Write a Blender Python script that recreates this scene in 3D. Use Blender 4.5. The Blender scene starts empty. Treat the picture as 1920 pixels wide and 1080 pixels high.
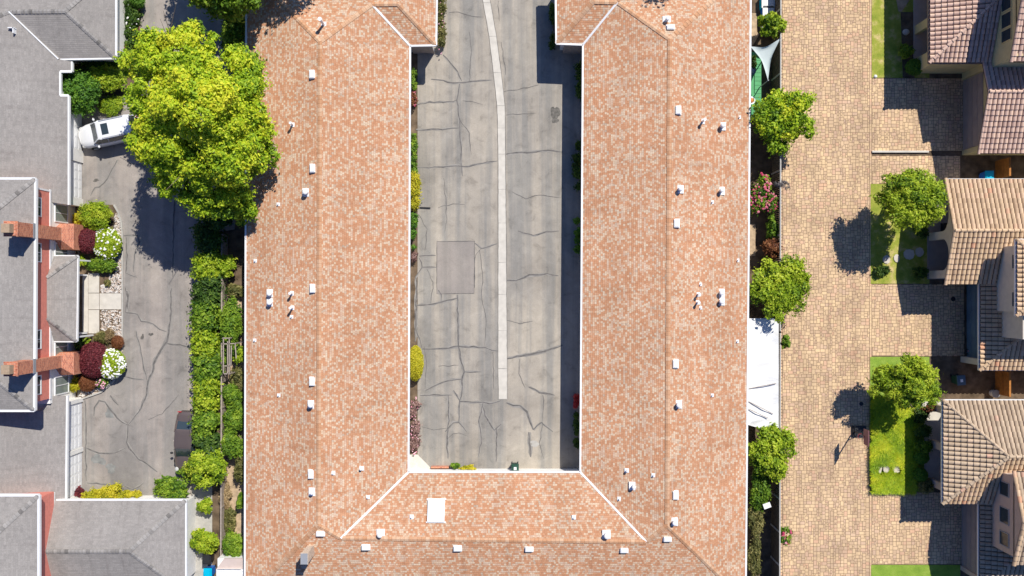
import bpy, bmesh, math, random
import numpy as np
from mathutils import Vector, Matrix
R = math.radians
rng = np.random.default_rng(7)
random.seed(7)
scene = bpy.context.scene
COL = scene.collection

# ------------------------------------------------------------------ camera, sky, sun, exposure
HC = 58.0                      # drone height, metres
FP = 1392.0                    # focal length in photo pixels (1920 wide)
cam_d = bpy.data.cameras.new('camera')
cam_d.sensor_width = 36.0
cam_d.lens = 36.0 * FP / 1920.0
cam_d.clip_end = 1000
cam = bpy.data.objects.new('camera', cam_d)
cam.location = (0, 0, HC)
COL.objects.link(cam)
scene.camera = cam

SUN_EL, SUN_AZ = 50.0, 31.5    # azimuth clockwise from +Y
world = bpy.data.worlds.new('World')
scene.world = world
world.use_nodes = True
wn = world.node_tree
bg = wn.nodes['Background']
sky = wn.nodes.new('ShaderNodeTexSky')
sky.sky_type = 'NISHITA'
sky.sun_disc = False
sky.sun_elevation = R(SUN_EL)
sky.sun_rotation = R(SUN_AZ)
mxs = wn.nodes.new('ShaderNodeMix'); mxs.data_type = 'RGBA'; mxs.blend_type = 'MULTIPLY'
mxs.inputs['Factor'].default_value = 1.0
mxs.inputs[7].default_value = (0.55, 0.84, 1.42, 1)      # deep clear sky blue
wn.links.new(sky.outputs[0], mxs.inputs[6])
wn.links.new(mxs.outputs[2], bg.inputs[0])
bg.inputs[1].default_value = 0.062
sd = bpy.data.lights.new('sun', 'SUN')
sd.energy = 5.0
sd.angle = R(0.5)
sd.color = (1.0, 0.955, 0.88)
so = bpy.data.objects.new('sun', sd)
COL.objects.link(so)
dv = Vector((-math.sin(R(SUN_AZ)) * math.cos(R(SUN_EL)), -math.cos(R(SUN_AZ)) * math.cos(R(SUN_EL)), -math.sin(R(SUN_EL))))
so.rotation_euler = dv.to_track_quat('-Z', 'Y').to_euler()
so.location = (20, 30, 60)
scene.view_settings.view_transform = 'Standard'
scene.view_settings.look = 'None'
scene.view_settings.exposure = 0.14
scene.view_settings.gamma = 1.0

# ------------------------------------------------------------------ helpers
def P(px, py, z=0.0):
    """world point at height z seen at photo pixel px, py"""
    return Vector(((px - 960) * (HC - z) / FP, (540 - py) * (HC - z) / FP, z))

def hit(px, py, pl):
    """ray through a pixel with the plane z = a + b x + c y"""
    a, b, c = pl
    dx, dy = (px - 960) / FP, (540 - py) / FP
    t = (HC - a) / (1 + b * dx + c * dy)
    return Vector((dx * t, dy * t, HC - t))

def plane3(p, q, r):
    n = (q - p).cross(r - p)
    return (p.dot(n) / n.z, -n.x / n.z, -n.y / n.z)

class MB:
    def __init__(s):
        s.v = []; s.f = []; s.mi = []; s.uv = []
    def face(s, pts, mi=0, uv=None):
        b = len(s.v)
        s.v += [tuple(p) for p in pts]
        s.f.append(tuple(range(b, b + len(pts))))
        s.mi.append(mi)
        s.uv.append([(p[0], p[1]) for p in pts] if uv is None else uv)
    def fuv(s, pts, ax, mi=0, k=1.04):
        """roof face; ax='x' when the eave runs along x"""
        n = Vector((0, 0, 0))
        for i in range(len(pts)):
            a_, b_ = Vector(pts[i]), Vector(pts[(i + 1) % len(pts)]); n += a_.cross(b_)
        if n.z < 0: n = -n
        sx, sy = (-1 if n.x > 0 else 1), (-1 if n.y > 0 else 1)      # v always runs up the slope
        uv = [(p[0], p[1] * k * sy + 100) for p in pts] if ax == 'x' else [(p[1], p[0] * k * sx + 100) for p in pts]
        s.face(pts, mi, uv)
    def box(s, x0, x1, y0, y1, z0, z1, mi=0, rot=0.0, c=None):
        cs = [(x0, y0), (x1, y0), (x1, y1), (x0, y1)]
        if rot:
            cx, cy = c if c else ((x0 + x1) / 2, (y0 + y1) / 2)
            cs = [(cx + (x - cx) * math.cos(rot) - (y - cy) * math.sin(rot), cy + (x - cx) * math.sin(rot) + (y - cy) * math.cos(rot)) for x, y in cs]
        s.prism(cs, z0, z1, mi)
    def prism(s, poly, z0, z1, mi=0, top=None, zt=None):
        """poly counter-clockwise in x, y"""
        n = len(poly)
        A = sum(poly[i][0] * poly[(i + 1) % n][1] - poly[(i + 1) % n][0] * poly[i][1] for i in range(n))
        if A < 0: poly = poly[::-1]
        tops = [(p[0], p[1], z1) for p in poly]
        s.face(tops, mi if top is None else top)
        s.face([(p[0], p[1], z0) for p in reversed(poly)], mi)
        L = 0
        for i in range(n):
            p, q = poly[i], poly[(i + 1) % n]
            d = math.hypot(q[0] - p[0], q[1] - p[1])
            s.face([(p[0], p[1], z0), (q[0], q[1], z0), (q[0], q[1], z1), (p[0], p[1], z1)], mi, [(L, z0), (L + d, z0), (L + d, z1), (L, z1)])
            L += d
    def tube(s, p0, p1, r0, r1=None, n=8, mi=0, cap=True):
        if r1 is None: r1 = r0
        p0, p1 = Vector(p0), Vector(p1)
        d = (p1 - p0)
        if d.length < 1e-6: return
        d.normalize()
        a = d.orthogonal().normalized(); b = d.cross(a)
        r = []
        for p, rr in ((p0, r0), (p1, r1)):
            r.append([p + (a * math.cos(2 * math.pi * i / n) + b * math.sin(2 * math.pi * i / n)) * rr for i in range(n)])
        for i in range(n):
            j = (i + 1) % n
            s.face([r[0][i], r[0][j], r[1][j], r[1][i]], mi)
        if cap:
            s.face(list(reversed(r[0])), mi); s.face(r[1], mi)
    def beam(s, p0, p1, w, h, mi=0, up=Vector((0, 0, 1))):
        p0, p1 = Vector(p0), Vector(p1)
        d = (p1 - p0).normalized()
        side = d.cross(up)
        if side.length < 1e-4: side = Vector((1, 0, 0))
        side.normalize(); u = side.cross(d)
        q = [[p + side * (sx * w / 2) + u * (sz * h / 2) for sx, sz in ((-1, -1), (1, -1), (1, 1), (-1, 1))] for p in (p0, p1)]
        for i in range(4):
            j = (i + 1) % 4
            s.face([q[0][i], q[0][j], q[1][j], q[1][i]], mi)
        s.face(q[0][::-1], mi); s.face(q[1], mi)
    def ball(s, c, r, n=8, m=5, mi=0, sc=(1, 1, 1), half=False):
        c = Vector(c)
        pts = []
        lo = 0.0 if half else -math.pi / 2
        for k in range(m + 1):
            t = lo + (math.pi / 2 - lo) * k / m
            pts.append([c + Vector((math.cos(t) * math.cos(2 * math.pi * i / n) * r * sc[0], math.cos(t) * math.sin(2 * math.pi * i / n) * r * sc[1], math.sin(t) * r * sc[2])) for i in range(n)])
        for k in range(m):
            for i in range(n):
                j = (i + 1) % n
                s.face([pts[k][i], pts[k][j], pts[k + 1][j], pts[k + 1][i]], mi)
    def build(s, name, mats, parent=None, smooth=False, weld=False, tri=False, label=None):
        if not isinstance(mats, (list, tuple)): mats = [mats]
        me = bpy.data.meshes.new(name)
        off = wloc(parent) if parent else Vector((0, 0, 0))
        me.from_pydata([(v[0] - off.x, v[1] - off.y, v[2] - off.z) for v in s.v], [], s.f)
        for m in mats: me.materials.append(m)
        me.polygons.foreach_set('material_index', s.mi)
        uvl = me.uv_layers.new(name='UVMap')
        uvl.data.foreach_set('uv', [c for f in s.uv for p in f for c in p])
        if weld or tri:
            bm = bmesh.new(); bm.from_mesh(me)
            if weld: bmesh.ops.remove_doubles(bm, verts=bm.verts, dist=0.002)
            if tri: bmesh.ops.triangulate(bm, faces=[f for f in bm.faces if len(f.verts) > 4])
            bm.to_mesh(me); bm.free()
        if smooth: me.polygons.foreach_set('use_smooth', [True] * len(me.polygons))
        return link(name, me, parent, label)

WL = {}
def wloc(o):
    return WL.get(o.name, Vector((0, 0, 0)))
def link(name, me, parent=None, label=None):
    o = bpy.data.objects.new(name, me)
    COL.objects.link(o)
    if parent:
        o.parent = parent
        WL[o.name] = wloc(parent)     # children sit at the origin of their thing
    if label: o['label'] = label
    return o
def thing(name, label, cat, loc=(0, 0, 0), group=None):
    o = bpy.data.objects.new(name, None)
    o.empty_display_size = 0.3
    COL.objects.link(o)
    o.location = loc
    WL[o.name] = Vector(loc)
    return tag(o, label, cat, group)
def tag(o, label, cat, group=None):
    o['label'] = label; o['category'] = cat
    if group: o['group'] = group
    return o
def struct(name, mb, m, kind='structure', **k):
    o = mb.build(name, m, **k)
    o['kind'] = kind
    return o
def inset(poly, d):
    n = len(poly); out = []
    A = sum(poly[i][0] * poly[(i + 1) % n][1] - poly[(i + 1) % n][0] * poly[i][1] for i in range(n))
    sg = 1 if A > 0 else -1
    for i in range(n):
        p0, p1, p2 = Vector(poly[i - 1][:2]), Vector(poly[i][:2]), Vector(poly[(i + 1) % n][:2])
        d1 = (p1 - p0).normalized(); d2 = (p2 - p1).normalized()
        n1 = Vector((-d1.y, d1.x)) * sg; n2 = Vector((-d2.y, d2.x)) * sg
        k = d / max(0.2, (1 + n1.dot(n2)))
        q = p1 + (n1 + n2) * k
        out.append((q.x, q.y))
    return out
def poly(*px, z=0.0):
    return [tuple(P(a, b, z)[:2]) for a, b in px]

# ------------------------------------------------------------------ materials
def newmat(name, rough=0.8, spec=0.3, metal=0.0):
    m = bpy.data.materials.new(name); m.use_nodes = True
    nt = m.node_tree; b = nt.nodes['Principled BSDF']
    b.inputs['Roughness'].default_value = rough
    b.inputs['Specular IOR Level'].default_value = spec
    b.inputs['Metallic'].default_value = metal
    return m, nt, b
def N(nt, t, **k):
    n = nt.nodes.new(t)
    for a, v in k.items():
        if a in n.inputs: n.inputs[a].default_value = v
        else: setattr(n, a, v)
    return n
def ramp(nt, stops, fac, interp='LINEAR'):
    r = nt.nodes.new('ShaderNodeValToRGB')
    r.color_ramp.interpolation = interp
    e = r.color_ramp.elements
    while len(e) < len(stops): e.new(0.5)
    for i, (p, c) in enumerate(stops):
        e[i].position = p; e[i].color = (c[0], c[1], c[2], 1) if not isinstance(c, (int, float)) else (c, c, c, 1)
    nt.links.new(fac, r.inputs[0])
    return r.outputs[0]
def mixc(nt, a, b, fac, mode='MIX'):
    m = nt.nodes.new('ShaderNodeMix'); m.data_type = 'RGBA'; m.blend_type = mode
    for sock, v in ((m.inputs['Factor'], fac), (m.inputs[6], a), (m.inputs[7], b)):
        if hasattr(v, 'node'): nt.links.new(v, sock)
        elif isinstance(v, (int, float)): sock.default_value = v
        else: sock.default_value = (v[0], v[1], v[2], 1)
    return m.outputs[2]
def noise(nt, scale, detail=4, vec=None, rough=0.55, dist=0.0):
    n = N(nt, 'ShaderNodeTexNoise'); n.inputs['Scale'].default_value = scale
    n.inputs['Detail'].default_value = detail; n.inputs['Roughness'].default_value = rough
    n.inputs['Distortion'].default_value = dist
    if vec is not None: nt.links.new(vec, n.inputs['Vector'])
    return n.outputs['Fac']
def wpos(nt, sc=(1, 1, 1)):
    g = N(nt, 'ShaderNodeNewGeometry')
    m = N(nt, 'ShaderNodeMapping'); m.inputs['Scale'].default_value = sc
    nt.links.new(g.outputs['Position'], m.inputs[0])
    return m.outputs[0]
def bump(nt, b, h, st=0.4, dist=0.02):
    n = N(nt, 'ShaderNodeBump'); n.inputs['Strength'].default_value = st; n.inputs['Distance'].default_value = dist
    nt.links.new(h, n.inputs['Height']); nt.links.new(n.outputs[0], b.inputs['Normal'])
def setc(nt, b, c):
    if hasattr(c, 'node'): nt.links.new(c, b.inputs['Base Color'])
    else: b.inputs['Base Color'].default_value = (c[0], c[1], c[2], 1)
def plain(name, c, rough=0.7, spec=0.3, var=0.12, sc=2.0, metal=0.0):
    m, nt, b = newmat(name, rough, spec, metal)
    f = noise(nt, sc, 5, wpos(nt))
    lo = [x * (1 - var) for x in c]; hi = [min(1, x * (1 + var)) for x in c]
    setc(nt, b, ramp(nt, [(0.3, lo), (0.7, hi)], f))
    return m

def shingle(name, stops, w, h, mort, mcol, patch=0.12, ms=0.012, bs=0.5, strips=None):
    m, nt, b = newmat(name, 0.9, 0.15)
    uv = N(nt, 'ShaderNodeUVMap')
    br = N(nt, 'ShaderNodeTexBrick')
    br.offset = 0.0; br.squash = 1.0
    br.inputs['Color1'].default_value = (0, 0, 0, 1); br.inputs['Color2'].default_value = (1, 1, 1, 1)
    br.inputs['Mortar'].default_value = (0.5, 0.5, 0.5, 1)
    br.inputs['Scale'].default_value = 1; br.inputs['Mortar Size'].default_value = ms
    br.inputs['Mortar Smooth'].default_value = 0.1
    br.inputs['Brick Width'].default_value = w; br.inputs['Row Height'].default_value = h
    # every course is staggered by its own random amount
    s0 = N(nt, 'ShaderNodeSeparateXYZ'); nt.links.new(uv.outputs[0], s0.inputs[0])
    dr = N(nt, 'ShaderNodeMath', operation='DIVIDE'); dr.inputs[1].default_value = h; nt.links.new(s0.outputs[1], dr.inputs[0])
    fl_ = N(nt, 'ShaderNodeMath', operation='FLOOR'); nt.links.new(dr.outputs[0], fl_.inputs[0])
    wnz = N(nt, 'ShaderNodeTexWhiteNoise', noise_dimensions='1D'); nt.links.new(fl_.outputs[0], wnz.inputs['W'])
    ad = N(nt, 'ShaderNodeMath', operation='MULTIPLY_ADD'); ad.inputs[1].default_value = w * 3
    nt.links.new(wnz.outputs[0], ad.inputs[0]); nt.links.new(s0.outputs[0], ad.inputs[2])
    cb = N(nt, 'ShaderNodeCombineXYZ'); nt.links.new(ad.outputs[0], cb.inputs[0]); nt.links.new(s0.outputs[1], cb.inputs[1])
    nt.links.new(cb.outputs[0], br.inputs['Vector'])
    def cell(width, off):
        du = N(nt, 'ShaderNodeMath', operation='DIVIDE'); du.inputs[1].default_value = width; nt.links.new(ad.outputs[0], du.inputs[0])
        fu = N(nt, 'ShaderNodeMath', operation='FLOOR'); nt.links.new(du.outputs[0], fu.inputs[0])
        c2 = N(nt, 'ShaderNodeCombineXYZ'); nt.links.new(fu.outputs[0], c2.inputs[0]); nt.links.new(fl_.outputs[0], c2.inputs[1]); c2.inputs[2].default_value = off
        w2 = N(nt, 'ShaderNodeTexWhiteNoise', noise_dimensions='3D'); nt.links.new(c2.outputs[0], w2.inputs['Vector'])
        return w2.outputs['Value']
    c = ramp(nt, stops, cell(w, 1.5))
    if strips:
        c = mixc(nt, c, strips, ramp(nt, [(0.0, 0.6), (0.12, 0.6), (0.13, 0.0)], cell(w * 2.6, 7.5), 'CONSTANT'))
    big = noise(nt, 0.35, 3, wpos(nt, (1, 0.5, 1)))
    c = mixc(nt, c, ramp(nt, [(0.3, (1 - patch,) * 3), (0.7, (1 + patch * 0.6,) * 3)], big), 1.0, 'MULTIPLY')
    mp = N(nt, 'ShaderNodeMapping'); mp.inputs['Scale'].default_value = (2.2, 0.22, 1); nt.links.new(uv.outputs[0], mp.inputs[0])
    st = noise(nt, 1.0, 5, mp.outputs[0], 0.65)
    c = mixc(nt, c, ramp(nt, [(0.30, (0.86, 0.85, 0.85)), (0.45, (0.98,) * 3), (0.62, (1.03,) * 3)], st), 1.0, 'MULTIPLY')
    fine = noise(nt, 14, 3, wpos(nt))
    c = mixc(nt, c, ramp(nt, [(0.3, (0.86,) * 3), (0.7, (1.1,) * 3)], fine), 1.0, 'MULTIPLY')
    c = mixc(nt, c, mcol, mixf(nt, br.outputs['Fac'], mort))
    setc(nt, b, c)
    sp = N(nt, 'ShaderNodeSeparateXYZ'); nt.links.new(uv.outputs[0], sp.inputs[0])
    dvn = N(nt, 'ShaderNodeMath', operation='DIVIDE'); dvn.inputs[1].default_value = h; nt.links.new(sp.outputs[1], dvn.inputs[0])
    fr = N(nt, 'ShaderNodeMath', operation='FRACT'); nt.links.new(dvn.outputs[0], fr.inputs[0])
    inv = N(nt, 'ShaderNodeMath', operation='MULTIPLY'); inv.inputs[1].default_value = -1
    nt.links.new(fr.outputs[0], inv.inputs[0])
    bump(nt, b, inv.outputs[0], bs, 0.02)
    return m
def mixf(nt, f, k):
    n = N(nt, 'ShaderNodeMath', operation='MULTIPLY'); n.inputs[1].default_value = k
    nt.links.new(f, n.inputs[0]); return n.outputs[0]

M = {}
M['shingle'] = shingle('terracotta shingle', [(0.0, (0.52, 0.25, 0.134)), (0.46, (0.575, 0.30, 0.167)), (0.60, (0.585, 0.345, 0.215)), (0.76, (0.64, 0.455, 0.305)), (0.92, (0.66, 0.515, 0.37)), (1.0, (0.49, 0.36, 0.26))], 0.165, 0.15, 0.5, (0.33, 0.16, 0.09), 0.12, 0.010, 0.9, (0.62, 0.47, 0.35))
M['capsh'] = shingle('terracotta cap', [(0.0, (0.53, 0.27, 0.14)), (0.5, (0.58, 0.33, 0.19)), (1.0, (0.64, 0.43, 0.28))], 0.30, 0.6, 0.6, (0.25, 0.11, 0.06), 0.05)
M['grey'] = shingle('grey shingle', [(0.0, (0.275, 0.255, 0.236)), (1.0, (0.325, 0.30, 0.277))], 0.3, 0.145, 0.35, (0.24, 0.225, 0.21), 0.09, 0.01, 0.5)
M['greycap'] = shingle('grey cap', [(0.0, (0.16, 0.15, 0.14)), (0.45, (0.27, 0.255, 0.24)), (1.0, (0.34, 0.32, 0.30))], 0.26, 0.6, 0.5, (0.12, 0.11, 0.10), 0.05)
M['white'] = plain('white painted metal', (0.80, 0.80, 0.79), 0.45, 0.4, 0.03, 3)
M['offwhite'] = plain('off white stucco', (0.80, 0.78, 0.73), 0.9, 0.2, 0.06, 3)
M['cream'] = plain('cream stucco', (0.62, 0.57, 0.48), 0.9, 0.2, 0.07, 3)
M['yellow'] = plain('pale yellow stucco', (0.62, 0.53, 0.28), 0.9, 0.2, 0.07, 3)
M['pinkst'] = plain('beige pink stucco', (0.55, 0.43, 0.35), 0.9, 0.2, 0.07, 3)
M['brown'] = plain('brown panel', (0.20, 0.16, 0.14), 0.6, 0.3, 0.12, 3)
M['garage'] = plain('taupe garage door', (0.34, 0.29, 0.27), 0.5, 0.35, 0.08, 2)
M['gshadedoor'] = plain('shade tinted garage door', (0.12, 0.20, 0.27), 0.5, 0.35, 0.2, 1)  # bluish shade on the cream house garage door is put into its colour
M['dark'] = plain('dark opening', (0.02, 0.02, 0.022), 0.8, 0.2, 0.1)
M['black'] = plain('black plastic', (0.025, 0.025, 0.027), 0.45, 0.4, 0.15)
M['soil'] = plain('bare soil', (0.14, 0.10, 0.065), 0.95, 0.1, 0.45, 1.6)
M['tan'] = plain('dry tan soil', (0.46, 0.34, 0.22), 0.95, 0.1, 0.28, 3)
M['concrete'] = plain('pale concrete', (0.58, 0.54, 0.47), 0.85, 0.2, 0.10, 2)
M['stone'] = plain('pale flagstone', (0.56, 0.50, 0.42), 0.85, 0.2, 0.12, 4)
M['kerb'] = plain('grey concrete kerb', (0.42, 0.40, 0.36), 0.85, 0.2, 0.12, 3)
M['wood'] = plain('weathered wood', (0.36, 0.30, 0.25), 0.85, 0.2, 0.2, 6)
M['dwood'] = plain('dark brown fence boards', (0.10, 0.082, 0.06), 0.85, 0.2, 0.3, 4)
M['owood'] = plain('orange stained wood', (0.42, 0.17, 0.04), 0.7, 0.25, 0.22, 5)
M['blue'] = plain('blue plastic', (0.03, 0.18, 0.62), 0.4, 0.4, 0.1)
M['cyan'] = plain('cyan plastic', (0.0, 0.42, 0.62), 0.4, 0.4, 0.08)
M['slate'] = plain('slate blue plastic', (0.09, 0.14, 0.18), 0.5, 0.35, 0.1)
M['dgreen'] = plain('dark green plastic', (0.02, 0.07, 0.045), 0.5, 0.35, 0.1)
M['gdeck'] = plain('green painted board', (0.10, 0.36, 0.15), 0.7, 0.25, 0.1, 3)
def mat_canvas():
    m, nt, b = newmat('white canvas', 0.85, 0.15)
    v = wpos(nt, (0.6, 1.6, 1)); f = noise(nt, 1.3, 5, v, 0.6, 1.2)
    setc(nt, b, ramp(nt, [(0.3, (0.70, 0.68, 0.62)), (0.5, (0.77, 0.76, 0.72)), (0.7, (0.80, 0.80, 0.77))], f))
    bump(nt, b, f, 0.5, 0.05); return m
M['canvas'] = mat_canvas()
M['sail'] = plain('pale grey sail cloth', (0.52, 0.58, 0.55), 0.8, 0.2, 0.05, 1)
M['red'] = plain('red plastic', (0.45, 0.03, 0.04), 0.4, 0.4, 0.08)
M['pink'] = plain('pink plastic', (0.65, 0.25, 0.35), 0.4, 0.4, 0.08)
M['orange'] = plain('orange terracotta', (0.62, 0.24, 0.08), 0.8, 0.2, 0.1)
M['grey_metal'] = plain('grey metal', (0.30, 0.31, 0.33), 0.5, 0.5, 0.08)
M['chimtop'] = plain('tan flue', (0.38, 0.28, 0.19), 0.8, 0.2, 0.15, 8)
M['rubber'] = plain('tyre rubber', (0.02, 0.02, 0.02), 0.85, 0.2, 0.1)
M['bark'] = plain('bark', (0.17, 0.135, 0.10), 0.95, 0.1, 0.3, 10)

def mat_siding(name, c):
    m, nt, b = newmat(name, 0.75, 0.2)
    v = wpos(nt)
    w = N(nt, 'ShaderNodeTexWave', wave_type='BANDS', bands_direction='Z', wave_profile='SAW')
    w.inputs['Scale'].default_value = 1.6; w.inputs['Distortion'].default_value = 0
    nt.links.new(v, w.inputs['Vector'])
    f = noise(nt, 5, 4, v)
    col = ramp(nt, [(0.3, [x * 0.9 for x in c]), (0.7, [x * 1.08 for x in c])], f)
    col = mixc(nt, col, [x * 0.6 for x in c], ramp(nt, [(0.0, 0.8), (0.12, 0.0)], w.outputs['Fac']))
    setc(nt, b, col); bump(nt, b, w.outputs['Fac'], 0.5, 0.02)
    return m
M['redsiding'] = mat_siding('red clapboard', (0.72, 0.25, 0.19))

def mat_brick(name):
    m, nt, b = newmat(name, 0.9, 0.15)
    uv = N(nt, 'ShaderNodeUVMap')
    br = N(nt, 'ShaderNodeTexBrick')
    br.inputs['Color1'].default_value = (0.36, 0.085, 0.045, 1); br.inputs['Color2'].default_value = (0.66, 0.23, 0.12, 1)
    br.inputs['Mortar'].default_value = (0.52, 0.36, 0.27, 1)
    br.inputs['Scale'].default_value = 1; br.inputs['Mortar Size'].default_value = 0.012
    br.inputs['Brick Width'].default_value = 0.24; br.inputs['Row Height'].default_value = 0.10
    nt.links.new(uv.outputs[0], br.inputs['Vector'])
    setc(nt, b, br.outputs['Color'])
    return m
M['brick'] = mat_brick('red brick')

def mat_glass():
    m, nt, b = newmat('window glass', 0.08, 0.6)
    setc(nt, b, (0.035, 0.05, 0.06))
    return m
M['glass'] = mat_glass()
M['blind'] = plain('window with pale blinds', (0.24, 0.28, 0.25), 0.25, 0.6, 0.15, 2)
def mat_paint(name, c, metal=0.0, rough=0.25):
    m, nt, b = newmat(name, rough, 0.5, metal)
    setc(nt, b, c)
    b.inputs['Coat Weight'].default_value = 0.6; b.inputs['Coat Roughness'].default_value = 0.06
    return m
M['carwhite'] = mat_paint('white car paint', (0.78, 0.78, 0.78))
M['carbrown'] = mat_paint('brown metallic car paint', (0.155, 0.12, 0.108), 0.35, 0.3)

def mat_asphalt(name, base, warm, streak=0.6, seed=0.0):
    m, nt, b = newmat(name, 0.92, 0.15)
    v = wpos(nt)
    f1 = noise(nt, 0.16, 5, v, 0.6, 0.4)
    sv = wpos(nt, (0.9, 0.035, 1))
    f2 = noise(nt, 0.9, 4, sv, 0.6)
    f3 = noise(nt, 1.1, 6, v, 0.65, 0.6)
    f4 = noise(nt, 30, 3, v, 0.7)
    c = mixc(nt, base, warm, ramp(nt, [(0.42, 0.0), (0.57, 1.0)], f2))
    c = mixc(nt, c, ramp(nt, [(0.32, (0.76,) * 3), (0.48, (0.97,) * 3), (0.66, (1.13, 1.12, 1.09))], f1), 1.0, 'MULTIPLY')
    c = mixc(nt, c, ramp(nt, [(0.30, (0.66,) * 3), (0.43, (0.93,) * 3), (0.55, (1.0,) * 3), (0.72, (1.16,) * 3)], f3), streak, 'MULTIPLY')
    c = mixc(nt, c, ramp(nt, [(0.25, (0.80,) * 3), (0.75, (1.16,) * 3)], f4), 1.0, 'MULTIPLY')
    setc(nt, b, c); bump(nt, b, f4, 0.25, 0.01)
    return m
M['court'] = mat_asphalt('weathered court asphalt', (0.285, 0.268, 0.24), (0.40, 0.355, 0.295), 0.85)
M['drive'] = mat_asphalt('weathered drive asphalt', (0.27, 0.25, 0.228), (0.345, 0.305, 0.27), 0.85)
M['patch'] = mat_asphalt('asphalt patch', (0.265, 0.24, 0.215), (0.315, 0.28, 0.25), 0.5)
M['crack'] = plain('crack filler', (0.15, 0.14, 0.13), 0.95, 0.1, 0.3, 4)
M['joint'] = plain('joint', (0.20, 0.185, 0.165), 0.95, 0.1, 0.2, 4)
M['halo'] = plain('dusty crack margin', (0.275, 0.257, 0.232), 0.95, 0.1, 0.2, 1.5)
M['stain'] = plain('oil stain', (0.13, 0.12, 0.105), 0.7, 0.3, 0.4, 5)
M['sealstain'] = plain('old seal coat', (0.215, 0.215, 0.20), 0.9, 0.2, 0.25, 3)
M['grout'] = plain('stamped grout', (0.22, 0.145, 0.092), 0.95, 0.1, 0.25, 3)

def mat_attr(name, stops, rough=0.85, nz=0.12, nsc=6, trans=0.0, spec=0.25):
    m, nt, b = newmat(name, rough, spec)
    a = N(nt, 'ShaderNodeAttribute', attribute_name='tint')
    c = ramp(nt, stops, a.outputs['Fac'])
    f = noise(nt, nsc, 4, wpos(nt))
    c = mixc(nt, c, ramp(nt, [(0.3, (1 - nz,) * 3), (0.7, (1 + nz,) * 3)], f), 1.0, 'MULTIPLY')
    if 'paver' in name:      # worn wheel tracks and faded areas along the road
        tr_ = noise(nt, 1.0, 4, wpos(nt, (1.1, 0.05, 1)), 0.6)
        c = mixc(nt, c, ramp(nt, [(0.36, (0.86, 0.85, 0.86)), (0.5, (1, 1, 1)), (0.64, (1.07, 1.06, 1.03))], tr_), 1.0, 'MULTIPLY')
        sp_ = noise(nt, 0.8, 6, wpos(nt), 0.7, 1.0)
        c = mixc(nt, c, ramp(nt, [(0.27, (0.66, 0.63, 0.62)), (0.36, (1, 1, 1))], sp_), 1.0, 'MULTIPLY')
    setc(nt, b, c)
    if trans:
        t = N(nt, 'ShaderNodeBsdfTranslucent'); nt.links.new(c, t.inputs[0])
        mx = N(nt, 'ShaderNodeMixShader'); mx.inputs[0].default_value = trans
        nt.links.new(b.outputs[0], mx.inputs[1]); nt.links.new(t.outputs[0], mx.inputs[2])
        nt.links.new(mx.outputs[0], nt.nodes['Material Output'].inputs[0])
    return m
M['paver'] = mat_attr('stamped paver', [(0.0, (0.52, 0.36, 0.23)), (0.35, (0.64, 0.45, 0.268)), (0.7, (0.70, 0.50, 0.29)), (0.85, (0.58, 0.40, 0.27)), (1.0, (0.64, 0.40, 0.25))], 0.85, 0.13, 0.45)
M['tileA'] = mat_attr('pink clay tile', [(0.0, (0.50, 0.33, 0.26)), (0.5, (0.62, 0.43, 0.34)), (1.0, (0.68, 0.47, 0.35))], 0.85, 0.06, 5)
M['tileB'] = mat_attr('tan clay tile', [(0.0, (0.50, 0.34, 0.21)), (0.5, (0.62, 0.44, 0.27)), (0.97, (0.66, 0.46, 0.30)), (1.0, (0.62, 0.32, 0.19))], 0.85, 0.08, 5)
M['tileC'] = mat_attr('brown clay tile', [(0.0, (0.42, 0.31, 0.21)), (0.5, (0.50, 0.38, 0.26)), (0.96, (0.56, 0.42, 0.29)), (1.0, (0.60, 0.36, 0.25))], 0.85, 0.08, 5)
M['tiledark'] = plain('tile shadow gap', (0.07, 0.05, 0.04), 0.95, 0.1, 0.1)

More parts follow.
